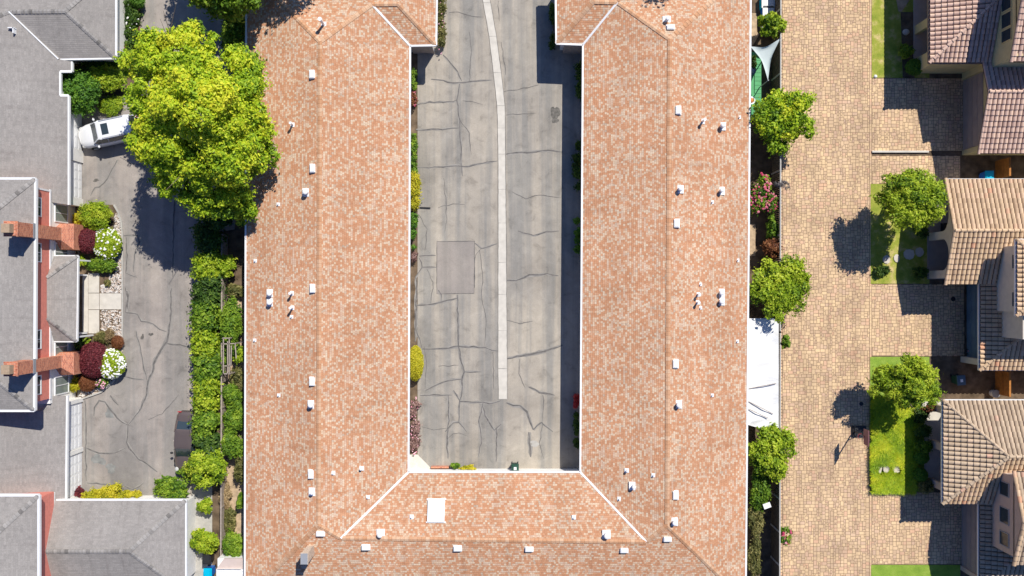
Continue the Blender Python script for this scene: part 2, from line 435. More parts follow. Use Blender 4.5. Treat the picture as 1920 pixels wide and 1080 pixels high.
LEAFPAL = {
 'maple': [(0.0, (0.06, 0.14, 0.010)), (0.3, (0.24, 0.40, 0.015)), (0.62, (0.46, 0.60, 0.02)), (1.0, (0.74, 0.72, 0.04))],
 'green': [(0.0, (0.035, 0.10, 0.012)), (0.5, (0.16, 0.29, 0.018)), (1.0, (0.36, 0.48, 0.04))],
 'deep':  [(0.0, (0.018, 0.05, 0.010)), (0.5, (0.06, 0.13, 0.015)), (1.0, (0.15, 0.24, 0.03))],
 'lime':  [(0.0, (0.07, 0.16, 0.010)), (0.5, (0.31, 0.44, 0.015)), (1.0, (0.58, 0.64, 0.05))],
 'emer':  [(0.0, (0.03, 0.10, 0.012)), (0.5, (0.10, 0.24, 0.02)), (1.0, (0.21, 0.38, 0.03))],
 'gold':  [(0.0, (0.22, 0.24, 0.012)), (0.5, (0.54, 0.50, 0.02)), (1.0, (0.75, 0.62, 0.05))],
 'wine':  [(0.0, (0.07, 0.012, 0.018)), (0.5, (0.16, 0.025, 0.035)), (1.0, (0.27, 0.055, 0.06))],
 'rust':  [(0.0, (0.10, 0.035, 0.015)), (0.5, (0.26, 0.09, 0.035)), (1.0, (0.40, 0.19, 0.07))],
 'straw': [(0.0, (0.17, 0.11, 0.05)), (0.5, (0.38, 0.27, 0.13)), (1.0, (0.55, 0.42, 0.24))],
 'olive': [(0.0, (0.06, 0.07, 0.02)), (0.5, (0.18, 0.18, 0.05)), (1.0, (0.36, 0.31, 0.11))],
 'white': [(0.0, (0.70, 0.70, 0.66)), (1.0, (0.85, 0.85, 0.82))],
 'pinkf': [(0.0, (0.60, 0.05, 0.14)), (0.6, (0.75, 0.14, 0.24)), (1.0, (0.80, 0.40, 0.42))],
 'palepink': [(0.0, (0.68, 0.22, 0.33)), (1.0, (0.82, 0.55, 0.58))],
 'redf': [(0.0, (0.50, 0.02, 0.02)), (1.0, (0.72, 0.12, 0.10))],
 'mauve': [(0.0, (0.10, 0.05, 0.05)), (0.5, (0.30, 0.17, 0.14)), (1.0, (0.50, 0.34, 0.30))],
 'greyp': [(0.0, (0.14, 0.13, 0.13)), (1.0, (0.34, 0.31, 0.30))],
}
for k, st in LEAFPAL.items():
    M['leaf_' + k] = mat_attr('leaf ' + k, st, 0.6, 0.05, 3, 0.0 if k in ('white', 'palepink') else 0.32, 0.35)
    M['core_' + k] = plain('core ' + k, [max(0.008, x * 0.9) for x in st[0][1]], 0.95, 0.05, 0.2, 8)

def mat_grass(name, a, b_, c_):
    m, nt, b = newmat(name, 0.9, 0.1)
    f = noise(nt, 1.2, 5, wpos(nt), 0.6); g = noise(nt, 25, 3, wpos(nt), 0.7)
    c = ramp(nt, [(0.3, a), (0.52, b_), (0.72, c_)], f)
    c = mixc(nt, c, ramp(nt, [(0.3, (0.6,) * 3), (0.7, (1.3,) * 3)], g), 1.0, 'MULTIPLY')
    setc(nt, b, c); bump(nt, b, g, 0.6, 0.03)
    return m
M['lawn'] = mat_grass('lawn turf', (0.19, 0.26, 0.03), (0.34, 0.36, 0.06), (0.66, 0.50, 0.24))
M['turf'] = mat_grass('green turf', (0.18, 0.29, 0.04), (0.24, 0.36, 0.05), (0.32, 0.42, 0.08))

# ------------------------------------------------------------------ ground and paving
g = MB(); g.box(-90, 90, -70, 70, -0.6, 0.0); struct('ground', g, M['soil'])

def jitter_line(pts, wid, amp=0.05, step=0.35):
    out = []
    for i in range(len(pts) - 1):
        p, q = Vector(pts[i]), Vector(pts[i + 1])
        n = max(1, int((q - p).length / step))
        for k in range(n):
            t = k / n
            w = p.lerp(q, t)
            out.append(w + Vector((random.uniform(-amp, amp), random.uniform(-amp, amp), 0)))
    out.append(Vector(pts[-1]))
    return out
NSTRIP = [0]
def strip(mb, pts, w, mi, amp=0.05, taper=True):
    """one continuous ribbon, each a hair above the last so crossings never share a plane"""
    NSTRIP[0] += 1
    L = jitter_line(pts, w, amp)
    n = len(L); up = Vector((0, 0, NSTRIP[0] * 0.00003))
    lf, rt = [], []
    for i in range(n):
        d = (L[min(i + 1, n - 1)] - L[max(i - 1, 0)])
        if d.length < 1e-6: d = Vector((1, 0, 0))
        sd = Vector((-d.y, d.x, 0)).normalized()
        f = 1.0 if not taper else 0.35 + 0.65 * math.sin(math.pi * min(1, max(0.06, i / max(1, n - 1)))) ** 0.5
        ww = w * f * random.uniform(0.7, 1.3) / 2
        lf.append(L[i] - sd * ww + up); rt.append(L[i] + sd * ww + up)
    for i in range(n - 1):
        mb.face([lf[i], lf[i + 1], rt[i + 1], rt[i]], mi)
def blob(mb, px, py, rx, ry, z, mi, n=22, irr=0.25):
    c = P(px, py, z); k = (HC - z) / FP
    ph = [random.uniform(0, 6.28) for _ in range(4)]
    pts = []
    for i in range(n):
        a = 2 * math.pi * i / n
        r = 1 + irr * (math.sin(2 * a + ph[0]) * 0.5 + math.sin(3 * a + ph[1]) * 0.4 + math.sin(5 * a + ph[2]) * 0.25 + math.sin(9 * a + ph[3]) * 0.15)
        pts.append(c + Vector((math.cos(a) * rx * k * r, math.sin(a) * ry * k * r, 0)))
    mb.face(pts, mi)

# courtyard
g = MB()
g.prism(poly((783, -420), (1096, -420), (1096, 905), (783, 905)), -0.3, 0.02, 0)
zc = 0.0265
g.face([P(*p, zc - .0055) for p in ((819, 551), (889, 550), (890, 452), (819, 453))], 2)
CR = [
 ([(868,188),(885,190),(905,196)],2), ([(862,225),(880,250),(884,290)],2), ([(900,470),(905,520),(903,560),(912,600),(908,648)],2), ([(800,505),(812,530),(808,570)],2), ([(795,650),(800,690),(797,730)],2), ([(840,740),(842,790),(838,806)],3), ([(905,757),(898,790),(903,830),(896,858)],3),
 ([(790,800),(812,806),(838,803)],2), ([(960,360),(985,372),(1010,366),(1052,371)],2), ([(975,672),(972,700),(985,728)],2), ([(950,600),(975,606),(1000,602)],2), ([(785,400),(800,430),(797,470)],2), ([(1017,790),(1012,830),(1020,860)],2), ([(783,90),(800,98),(822,98)],2), ([(880,60),(884,100),(880,154)],2),
 ([(830,103),(845,118),(858,135),(866,152)],3), ([(808,149),(830,151),(850,156),(872,154),(922,150)],3), ([(861,156),(857,188),(861,225),(864,270),(865,308),(867,330)],3),
 ([(782,315),(815,314),(830,313),(850,311),(880,312),(905,306),(932,302)],3), ([(780,196),(805,192),(850,191),(857,187)],3), ([(780,244),(820,243),(860,240)],3),
 ([(842,24),(860,22),(872,26),(885,31),(907,32)],2), ([(832,335),(835,370),(837,410),(834,435)],2), ([(822,389),(850,382),(872,384)],2),
 ([(787,479),(817,479)],3), ([(787,485),(792,502),(818,501)],3), ([(792,502),(780,520),(780,560),(781,625),(788,637),(791,652)],4),
 ([(890,455),(902,466),(915,464),(932,457)],3), ([(902,466),(891,477),(890,540)],2), ([(822,545),(827,552),(827,565)],3), ([(782,572),(810,571),(830,566),(857,559)],4),
 ([(857,552),(859,600),(860,648),(864,672),(870,697),(865,715),(867,732),(862,752),(860,792)],4), ([(792,655),(830,654),(860,649),(897,651),(910,652),(922,657),(934,658)],4),
 ([(925,660),(925,695),(926,730)],2), ([(870,697),(902,697)],3), ([(822,687),(860,685)],2), ([(797,732),(830,717),(847,712),(867,711)],3), ([(787,741),(847,741)],3),
 ([(850,732),(862,752)],3), ([(862,752),(885,754),(905,755),(917,757),(940,751)],4), ([(905,760),(910,780),(927,807),(940,795)],4), ([(835,810),(850,792),(862,792),(875,810)],3),
 ([(840,805),(838,830),(840,860)],4), ([(840,822),(850,814),(862,812),(877,818)],2), ([(930,805),(932,835),(930,866)],4),
 ([(945,172),(980,166),(1010,159)],2), ([(950,215),(980,214),(1005,212)],2), ([(950,289),(997,285),(1037,282),(1055,285)],4), ([(972,434),(1000,442),(1025,434),(1048,433)],3),
 ([(952,525),(967,526),(992,516),(1025,514),(1047,517)],4), ([(952,672),(995,664),(1030,656),(1055,647)],5), ([(992,725),(1012,736),(1040,741)],4),
 ([(950,755),(962,760),(975,761),(987,772),(995,792),(1000,806)],5), ([(1000,806),(1015,792),(1037,810)],3), ([(992,810),(993,830),(995,857)],5), ([(1019,740),(1018,790)],2),
 ([(934,0),(936,40)],2), ([(940,78),(948,140)],2), ([(779,640),(779,560)],3)]
for pts, w in CR:
    if w > 2: strip(g, [P(a, b, zc - .0035) for a, b in pts], w * 0.055, 5, 0.05)
    strip(g, [P(a, b, zc) for a, b in pts], w * 0.027, 1, 0.05)
for a, b in (((819, 453), (890, 452)), ((890, 452), (889, 550)), ((889, 550), (819, 551)), ((819, 551), (819, 453))):
    strip(g, [P(*a, zc + 0.003), P(*b, zc + 0.003)], 0.05, 1, 0.01)
blob(g, 1041, 212, 8, 14, zc, 3, irr=0.3); blob(g, 1041, 226, 6, 5, zc + 0.003, 3)
blob(g, 1003, 832, 9, 5, zc, 4, irr=0.4)
struct('courtyard_paving', g, [M['court'], M['crack'], M['patch'], M['stain'], M['kerb'], M['halo']])
# concrete ribbon down the court
g = MB()
L = [(901, -80), (905, 0), (917, 68), (925, 136), (932, 200), (934, 300), (934, 418), (934, 552), (934, 691), (935, 748)]
Rr = [(914, -80), (919, 0), (931, 68), (940, 136), (947, 198), (948, 300), (949, 418), (950, 552), (951, 691), (951, 748)]
for i in range(len(L) - 1):
    q = [P(*L[i + 1]), P(*Rr[i + 1]), P(*Rr[i]), P(*L[i])]
    g.prism([(p.x, p.y) for p in q], 0.0, 0.034, 0)
def lerpx(T, y):
    for (x0, y0), (x1, y1) in zip(T[:-1], T[1:]):
        if y0 <= y <= y1: return x0 + (x1 - x0) * (y - y0) / (y1 - y0)
for y in (5, 68, 136, 198, 240, 289, 355, 418, 492, 552, 620, 691):
    strip(g, [P(lerpx(L, y), y, 0.037), P(lerpx(Rr, y), y, 0.037)], 0.035, 1, 0.0)
for T in (L, Rr):
    strip(g, [P(a, b, 0.037) for a, b in T], 0.05, 1, 0.01)
struct('drainage_channel', g, [M['concrete'], M['joint']])
# white entry pad in the court corner
g = MB(); g.prism(poly((764, 852), (783, 852), (808, 877), (808, 890), (764, 890)), 0, 0.09); struct('entry_pad', g, M['concrete'])

# left driveway
g = MB()
g.prism(poly((262, -420), (470, -420), (470, 60), (440, 430), (385, 440), (385, 950), (150, 950), (146, 925), (146, 180), (262, 180)), -0.3, 0.015, 0)
zc = 0.0215
for pts, w in [([(225,294),(245,307),(265,310)],2), ([(220,300),(207,325),(196,342),(185,350),(178,352),(170,367)],3), ([(230,442),(257,441),(262,452),(252,477),(250,510)],3), ([(237,445),(238,480),(237,512),(257,520)],3),
  ([(327,250),(327,377),(324,520)],4), ([(235,540),(239,560),(237,585),(257,589),(265,602),(287,607),(300,617),(312,622)],3), ([(239,545),(239,580)],5), ([(321,540),(320,602),(316,625),(312,640),(290,675),(285,700),(277,715),(275,740),(260,772),(240,797)],5),
  ([(314,645),(337,646),(355,652),(369,655)],4), ([(230,707),(250,710),(270,712)],3), ([(240,797),(220,785),(208,768),(197,755),(185,752),(177,765),(176,780)],5), ([(277,787),(305,775),(335,740)],2),
  ([(160,752),(161,830),(162,902)],4), ([(239,799),(238,830),(249,850),(260,862),(275,870),(295,885)],4), ([(162,841),(185,850),(217,849),(235,840)],4), ([(255,620),(262,650),(270,690),(275,712)],3), ([(207,742),(222,760)],4), ([(162,905),(180,906),(215,910)],3), ([(230,910),(250,918),(270,905)],3)]:
    if w > 2: strip(g, [P(a, b, zc - .0035) for a, b in pts], w * 0.055, 4, 0.05)
    strip(g, [P(a, b, zc) for a, b in pts], w * 0.026, 1, 0.05)
for q in ((205, 775, 9, 8), (208, 878, 10, 8), (184, 862, 13, 9)):
    blob(g, *q, zc + 0.002, 2, irr=0.45)
for q in ((267, 632, 3, 5), (283, 627, 4, 3), (180, 338, 5, 3), (350, 585, 2, 2)):
    blob(g, *q, zc + 0.002, 3, irr=0.4)
struct('driveway', g, [M['drive'], M['crack'], M['sealstain'], M['stain'], M['halo']])

# ---------------------------------------------- stamped paver road (ashlar pattern in raised stones)
def inpoly(x, y, pg):
    c = False; n = len(pg); j = n - 1
    for i in range(n):
        if (pg[i][1] > y) != (pg[j][1] > y) and x < (pg[j][0] - pg[i][0]) * (y - pg[i][1]) / (pg[j][1] - pg[i][1]) + pg[i][0]: c = not c
        j = i
    return c
road_polys = [poly((1452, -300), (1634, -300), (1634, 1380), (1452, 1380)),
  poly((1634, 147), (1812, 147), (1812, 283), (1634, 283)), poly((1634, 292), (1800, 292), (1800, 345), (1634, 345)),
  poly((1634, 533), (1808, 533), (1808, 668), (1634, 668)), poly((1634, 923), (1808, 923), (1808, 1058), (1634, 1058))]
g = MB()
for pg in road_polys: g.prism(pg, -0.3, 0.02, 0)
x0, x1 = 20.5, 35.4; y0, y1 = -33.0, 33.0; u = 0.132
nx, ny = int((x1 - x0) / u), int((y1 - y0) / u)
occ = np.zeros((nx + 4, ny + 4), bool)
tints = [0.0] * len(g.f)
pal = [(2, 2), (3, 2), (2, 3), (1, 2), (2, 1), (2, 2), (3, 2), (1, 1)]
def place_stone(xa, xb, ya, yb):
    gp = 0.0145
    j = lambda: random.uniform(-0.004, 0.004)
    g.face([(xa + gp + j(), ya + gp + j(), 0.029), (xb - gp + j(), ya + gp + j(), 0.029), (xb - gp + j(), yb - gp + j(), 0.029), (xa + gp + j(), yb - gp + j(), 0.029)], 1)
    tints.append(random.random() ** 0.9)
for iy in range(ny):
    for ix in range(nx):
        if occ[ix, iy]: continue
        random.shuffle(pal)
        for w, h in pal:
            if not occ[ix:ix + w, iy:iy + h].any(): break
        else:
            w = h = 1
        cx, cy = x0 + (ix + w / 2) * u, y0 + (iy + h / 2) * u
        occ[ix:ix + w, iy:iy + h] = True
        for pg in road_polys:
            X0, X1 = min(p[0] for p in pg), max(p[0] for p in pg); Y0, Y1 = min(p[1] for p in pg), max(p[1] for p in pg)
            xa, xb, ya, yb = x0 + ix * u, x0 + (ix + w) * u, y0 + iy * u, y0 + (iy + h) * u
            if pg is road_polys[0]: X0 += 0.62; X1 -= 0.17
            xa, xb, ya, yb = max(xa, X0), min(xb, X1), max(ya, Y0), min(yb, Y1)
            if xb - xa > 0.06 and yb - ya > 0.06: place_stone(xa, xb, ya, yb)
# soldier course bands along the road edges
X0 = road_polys[0][0][0]; X1 = road_polys[0][1][0]
y = y0
while y < y1:
    place_stone(X0 + 0.28, X0 + 0.62, y, y + 0.22); place_stone(X1 - 0.17, X1, y, y + 0.26); y += 0.24
o = struct('paved_road', g, [M['grout'], M['paver']])
at = o.data.attributes.new('tint', 'FLOAT', 'FACE'); at.data.foreach_set('value', tints)

# lawns in front of the tile roofed houses
for nm, pg, m in (('lawn', [(1634, -90), (1742, -90), (1742, 146), (1634, 146)], 'lawn'), ('lawn', [(1632, 345), (1742, 345), (1742, 532), (1632, 532)], 'lawn'),
                  ('lawn', [(1631, 669), (1742, 669), (1742, 922), (1631, 922)], 'turf'), ('lawn', [(1633, 1059), (1800, 1059), (1800, 1160), (1633, 1160)], 'turf')):
    g = MB(); g.prism(poly(*pg), -0.2, 0.045); struct(nm, g, M[m])
g = MB(); g.prism(poly((1634, 283), (1740, 283), (1740, 286.5), (1634, 286.5)), 0, 0.14); struct('kerb', g, M['concrete'])
g = MB(); g.prism(poly((1676, -20), (1684, 22), (1690, 22), (1712, -10), (1712, -20)), 0, 0.07); struct('planting_bed', g, M['tan'])
g = MB(); g.prism(poly((1688, 23), (1714, 23), (1714, 146), (1692, 146)), 0, 0.06); struct('planting_bed', g, M['soil'])

# planting bed of the townhouse with kerb, path and pebbles
bedpts = [(150, 384), (214, 384), (222, 398), (228, 416), (230, 440), (230, 640), (226, 688), (212, 716), (190, 735), (150, 749)]
g = MB(); g.prism(poly(*bedpts), 0, 0.05); struct('garden_bed', g, M['soil'])
g = MB()
for a, b in zip(bedpts[1:-1], bedpts[2:]):
    if a[1] < 749: g.beam(P(*a, 0.05), P(*b, 0.05), 0.12, 0.16)
struct('bed_kerb', g, M['kerb'])
g = MB()
for q in ([(167, 512), (187, 512), (187, 549), (167, 549)], [(167, 550), (187, 550), (187, 580), (167, 580)], [(167, 581), (187, 581), (187, 625), (167, 625)], [(188, 550), (228, 550), (228, 580), (188, 580)], [(156, 515), (166.3, 515), (166.3, 622), (156, 622)]):
    g.prism(poly(*q), 0, 0.09)
struct('path', g, M['concrete'])
def pebbles(name, regions, n, r, mats):
    g = MB(); t = []
    for _ in range(n):
        a = random.choice(regions)
        px, py = random.uniform(a[0], a[2]), random.uniform(a[1], a[3])
        if len(a) > 4 and not inpoly(px, py, a[4]): continue
        rr = r * random.uniform(0.6, 1.4); c = P(px, py, 0.06 + rr * 0.3)
        k = random.choice((0, 0, 1, 1, 2))
        th = random.uniform(0, 3.14); ca, sa = math.cos(th), math.sin(th); e = random.uniform(0.6, 1)
        v = [c + Vector(((math.cos(x) * ca - math.sin(x) * e * sa) * rr, (math.cos(x) * sa + math.sin(x) * e * ca) * rr, 0)) for x in np.arange(6) * math.pi / 3]
        w = [c + (q - c) * 0.55 + Vector((0, 0, rr * 0.5)) for q in v]
        for i in range(6):
            j = (i + 1) % 6; g.face([v[i], v[j], w[j], w[i]], k)
        g.face(w, k)
    return struct(name, g, mats, 'stuff')
M['peb1'] = plain('white pebble', (0.66, 0.62, 0.57), 0.8, 0.2, 0.1, 9)
M['peb2'] = plain('buff pebble', (0.50, 0.40, 0.32), 0.8, 0.2, 0.1, 9)
M['peb3'] = plain('grey pebble', (0.34, 0.31, 0.29), 0.8, 0.2, 0.1, 9)
pebbles('gravel', [(189, 582, 227, 620), (205, 515, 228, 549), (189, 535, 206, 549), (214, 400, 229, 520, bedpts), (214, 620, 229, 660), (150, 725, 215, 747, bedpts), (190, 700, 222, 735, bedpts), (215, 400, 229, 520, bedpts)], 2600, 0.062, [M['peb1'], M['peb2'], M['peb3']])

# yard surfaces
g = MB(); g.prism(poly((360, 895), (398, 895), (398, 1160), (360, 1160)), 0, 0.03); struct('side_path', g, M['kerb'])
g = MB(); g.prism(poly((425, 540), (470, 540), (470, 1160), (425, 1160)), 0, 0.03); struct('dry_yard', g, M['tan'])
g = MB(); g.prism(poly((1380, 25), (1419, 25), (1419, 60), (1424, 64), (1410, 88), (1380, 88)), 0, 0.05); struct('tan_patio', g, M['tan'])
g = MB(); g.prism(poly((1380, 420), (1416, 420), (1416, 480), (1380, 480)), 0, 0.05); struct('tan_paving', g, M['tan'])
g = MB(); g.prism(poly((223, -60), (232, -60), (232, 74), (223, 74)), 0, 0.10); struct('garden_path', g, M['concrete'])

# ------------------------------------------------------------------ foliage
def tint_attr(me, t):
    at = me.attributes.new('tint', 'FLOAT', 'FACE'); at.data.foreach_set('value', t)
def leaf_cloud(name, blobs, n, size, mat, parent, hue=None, up=0.45, lo=-0.5, spread=0.16, aspect=0.55, shell=(0.72, 1.06)):
    """n small leaf faces spread through the shells of the given blobs (m,6: centre, radii)"""
    blobs = np.asarray(blobs, float)
    w = (blobs[:, 3] * blobs[:, 4] + blobs[:, 4] * blobs[:, 5]); w = w / w.sum()
    bi = rng.choice(len(blobs), n, p=w)
    d = rng.normal(size=(n, 3)); d /= np.linalg.norm(d, axis=1)[:, None]
    ns = min(6, max(1, n // max(1, len(blobs) * 30)) ) * 3
    if len(blobs) > 1:
        sd_ = rng.normal(size=(len(blobs), ns, 3)); sd_ /= np.linalg.norm(sd_, axis=2)[:, :, None]
        sp_ = rng.random(n) < 0.42
        d[sp_] = sd_[bi[sp_], rng.integers(0, ns, n)[sp_]] + rng.normal(size=(int(sp_.sum()), 3)) * 0.13
    else: sp_ = np.zeros(n, bool)
    flip = d[:, 2] < lo * rng.random(n); d[flip, 2] *= -1
    r = rng.uniform(shell[0], shell[1], n) ** 0.8
    r[sp_] = rng.uniform(0.8, 1.55, n)[sp_]
    c = blobs[bi, :3] + d * blobs[bi, 3:6] * r[:, None]
    nn = d * 0.9 + rng.normal(size=(n, 3)) * 0.62; nn[:, 2] += up
    nn /= np.linalg.norm(nn, axis=1)[:, None]
    a = np.cross(nn, rng.normal(size=(n, 3))); a /= np.linalg.norm(a, axis=1)[:, None]
    b = np.cross(nn, a)
    s = size * rng.uniform(0.6, 1.35, n)[:, None]
    q = np.stack([c - a * s, c - b * s * aspect + nn * s * 0.12, c + a * s, c + b * s * aspect + nn * s * 0.12], 1)
    off = wloc(parent)
    q -= np.array(off)[None, None, :]
    q[:, :, 2] = np.maximum(q[:, :, 2], 0.06 - off.z)
    me = bpy.data.meshes.new(name)
    me.vertices.add(n * 4); me.vertices.foreach_set('co', q.reshape(-1))
    me.loops.add(n * 4); me.loops.foreach_set('vertex_index', np.arange(n * 4, dtype=np.int32))
    me.polygons.add(n); me.polygons.foreach_set('loop_start', np.arange(0, n * 4, 4, dtype=np.int32))
    me.polygons.foreach_set('loop_total', np.full(n, 4, dtype=np.int32))
    me.update(calc_edges=True)
    me.materials.append(mat)
    h = rng.random(len(blobs)) if hue is None else np.asarray(hue)
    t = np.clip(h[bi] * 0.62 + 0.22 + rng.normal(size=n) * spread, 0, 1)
    tint_attr(me, t)
    return link(name, me, parent)
def crown_blobs(c, rad, nb, br=0.30, lo=-0.4, flat=1.0):
    out = []
    nb = int(nb * 1.9); br = br * 0.74
    c = np.array(c); rad = np.array(rad, float)
    k = 0
    while len(out) < nb and k < nb * 40:
        k += 1
        d = rng.normal(size=3); d /= np.linalg.norm(d)
        if d[2] < lo: continue
        f = rng.uniform(0.45, 1.0) ** 0.5
        rb = br * rng.uniform(0.65, 1.3)
        p = c + d * rad * (f * (1 - rb * 0.75))
        m = rad.min() * 0.5 + rad.mean() * 0.5
        out.append([*p, rb * rad[0] * .9, rb * rad[1] * .9, rb * m * flat * 0.85])
    return np.array(out)
def trunk(parent, base, top, r, spread, nl=6, mat='bark', name='trunk'):
    g = MB()
    base, top = Vector(base), Vector(top)
    mid = base.lerp(top, 0.5) + Vector((random.uniform(-.1, .1), random.uniform(-.1, .1), 0)) * (top - base).length * 0.3
    g.tube(base, mid, r, r * 0.75, 9); g.tube(mid, top, r * 0.75, r * 0.4, 9)
    o = g.build(name, M[mat], parent, smooth=True)
    g = MB()
    for i in range(nl):
        a = 2 * math.pi * (i + random.random() * 0.6) / nl
        s = base.lerp(top, random.uniform(0.35, 0.7))
        e = Vector((top.x + math.cos(a) * spread, top.y + math.sin(a) * spread, top.z + random.uniform(-0.2, 0.5) * spread))
        m = s.lerp(e, 0.5) + Vector((0, 0, spread * 0.12))
        g.tube(s, m, r * 0.4, r * 0.25, 6); g.tube(m, e, r * 0.25, r * 0.08, 6)
        for _ in range(2):
            e2 = e + Vector((random.uniform(-1, 1), random.uniform(-1, 1), random.uniform(-.2, .8))) * spread * 0.4
            g.tube(m, e2, r * 0.16, r * 0.04, 5)
    g.build('limb', M[mat], parent, smooth=True)
def core(parent, blobs, mat, k=0.80):
    g = MB()
    for b in blobs:
        g.ball((b[0], b[1], b[2]), 1, 8, 5, 0, (b[3] * k, b[4] * k, b[5] * k))
    return g
def plant(name, label, cat, px, py, rx, ry, top, pal, n, leaf=0.09, z0=0.25, nb=14, br=0.42, group=None, fl=None, tr=False, kind='round', aspect=0.55, up=0.45, usecore=True, spread=0.16, tilt=None, lo=-0.35):
    """px, py, rx, ry: the crown's outline in the photo; top: its height; z0: where the foliage starts"""
    zc = (top + z0) / 2
    k = (HC - zc) / FP
    c = P(px, py, zc)
    t = thing(name, label, cat, (c.x, c.y, 0.0), group)
    rad = (rx * k, ry * k, (top - z0) / 2)
    if kind == 'box':
        bl = []
        for _ in range(nb):
            fx, fy = rng.uniform(-1, 1, 2)
            b = br * min(rad[0], rad[1]) * rng.uniform(0.8, 1.25)
            b = min(b, rad[0], rad[1])
            for zz in (top - b * 0.8, zc - (top - z0) * 0.2):
                bl.append([c.x + fx * (rad[0] - b * 0.7), c.y + fy * (rad[1] - b * 0.7), zz + rng.uniform(-.12, .06), b, b, b * 0.85])
        bl = np.array(bl)
    elif kind == 'ball':
        bl = np.array([[c.x, c.y, c.z, *rad]])
    elif tr or name in ('leafy_shrub', 'yard_plant', 'bougainvillea', 'low_shrub'):
        bl = lobes(c, rad, 6 if tr else 5, int(nb * 1.3), br)
    else:
        bl = crown_blobs(c, rad, nb, br, lo)
    leaf_cloud('crown' if tr else 'foliage', bl, n, leaf, M['leaf_' + pal], t, up=up, aspect=aspect, spread=spread, hue=[0.55] if kind == 'ball' else None)
    if fl:
        fp, fn, fs = fl
        fb = np.array([[c.x, c.y, c.z, *rad]]) * 1.0
        fb[:, 3:6] *= 1.02
        if kind == 'round': fb = bl.copy(); fb[:, 3:6] *= 1.08
        g = MB(); tt = []
        w = fb[:, 3] ** 2; w /= w.sum()
        for _ in range(fn):
            b = fb[rng.choice(len(fb), p=w)]
            d = rng.normal(size=3); d /= np.linalg.norm(d); d[2] = abs(d[2])
            p = b[:3] + d * b[3:6]
            s = fs * rng.uniform(0.7, 1.3)
            tv = rng.random(); b0 = len(g.f)
            g.ball(p, s, 6, 3, 0, (1, 1, 0.55))
            tt += [tv] * (len(g.f) - b0)
        o = g.build('flower', M['leaf_' + fp], t, smooth=True)
        tint_attr(o.data, tt)
    if tr:
        trunk(t, (c.x, c.y, 0), (c.x, c.y, zc), 0.028 * top + 0.03, rad[0] * 0.6, 6)
    else:
        g = core(t, bl, None, 0.72 if kind != 'ball' else 0.9) if usecore else MB()
        if usecore:
            o = g.build('inner_growth', M['core_' + pal], t, smooth=True)
        g = MB()
        for i in range(4):
            a = i * 1.6
            g.tube((c.x, c.y, 0), (c.x + math.cos(a) * rad[0] * 0.35, c.y + math.sin(a) * rad[1] * 0.35, zc), 0.03, 0.012, 5)
        g.build('stem', M['bark'], t)
    return t

def lobes(c, rad, nl, nb, br):
    out = [crown_blobs(c, np.array(rad) * (.62, .62, .95), nb // 4, br * 1.3, -.3)]
    a0 = rng.uniform(0, 6.28)
    for i in range(nl):
        a = a0 + 2 * math.pi * i / nl + rng.uniform(-.35, .35)
        f = rng.uniform(.36, .52); q = rng.uniform(.44, .62)
        cc = (c[0] + math.cos(a) * rad[0] * f, c[1] + math.sin(a) * rad[1] * f, c[2] + rng.uniform(-.35, .3) * rad[2])
        out.append(crown_blobs(cc, (rad[0] * q, rad[1] * q, rad[2] * .62), max(3, int(nb * .75 / nl)), br * 1.6, -.35))
    return np.concatenate(out)
# the big tree
def big_tree():
    c = P(377, 232, 7.6); k = (HC - 7.6) / FP
    t = thing('broadleaf_tree', 'large yellow green leafy tree overhanging the white car and the shingle roof edge', 'tree', (c.x, c.y, 0))
    L = []
    for px, py, rx, ry, z, rz in ((335, 112, 82, 62, 7.6, 2.2), (425, 150, 72, 72, 7.2, 2.2), (290, 175, 56, 62, 7.4, 2.2), (375, 205, 92, 84, 8.6, 2.8), (464, 225, 56, 66, 6.4, 2.2), (312, 262, 68, 62, 7.6, 2.4),
                                 (415, 290, 84, 66, 7.0, 2.4), (478, 292, 42, 46, 5.6, 1.8), (350, 330, 62, 54, 6.2, 2.0), (405, 368, 66, 50, 5.0, 1.8), (452, 385, 32, 34, 4.4, 1.4), (255, 125, 30, 34, 6.4, 1.4), (372, 78, 40, 36, 7.4, 1.4)):
        kk = (HC - z) / FP
        b_ = crown_blobs(P(px, py, z), (rx * kk, ry * kk, rz), int(4 + rx * ry / 420), 0.36 if rx > 50 else .45, -0.3)
        L.append(b_)
    bl = np.concatenate(L)
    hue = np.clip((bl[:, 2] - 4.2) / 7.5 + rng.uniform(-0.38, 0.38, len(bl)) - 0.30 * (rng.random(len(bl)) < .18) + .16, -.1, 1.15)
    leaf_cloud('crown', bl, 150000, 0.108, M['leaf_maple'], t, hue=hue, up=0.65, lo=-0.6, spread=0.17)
    trunk(t, (c.x, c.y, 0), (c.x, c.y, 6.5), 0.32, 3.6, 9)
    # a few thin bare twigs poking out
    g = MB()
    for a, b in (((318, 60), (306, 20)), ((318, 62), (330, 8)), ((316, 75), (300, 35))):
        g.tube(P(a[0], a[1], 9), P(b[0], b[1], 9.8), 0.03, 0.01, 5)
    g.build('twig', M['bark'], t)
big_tree()
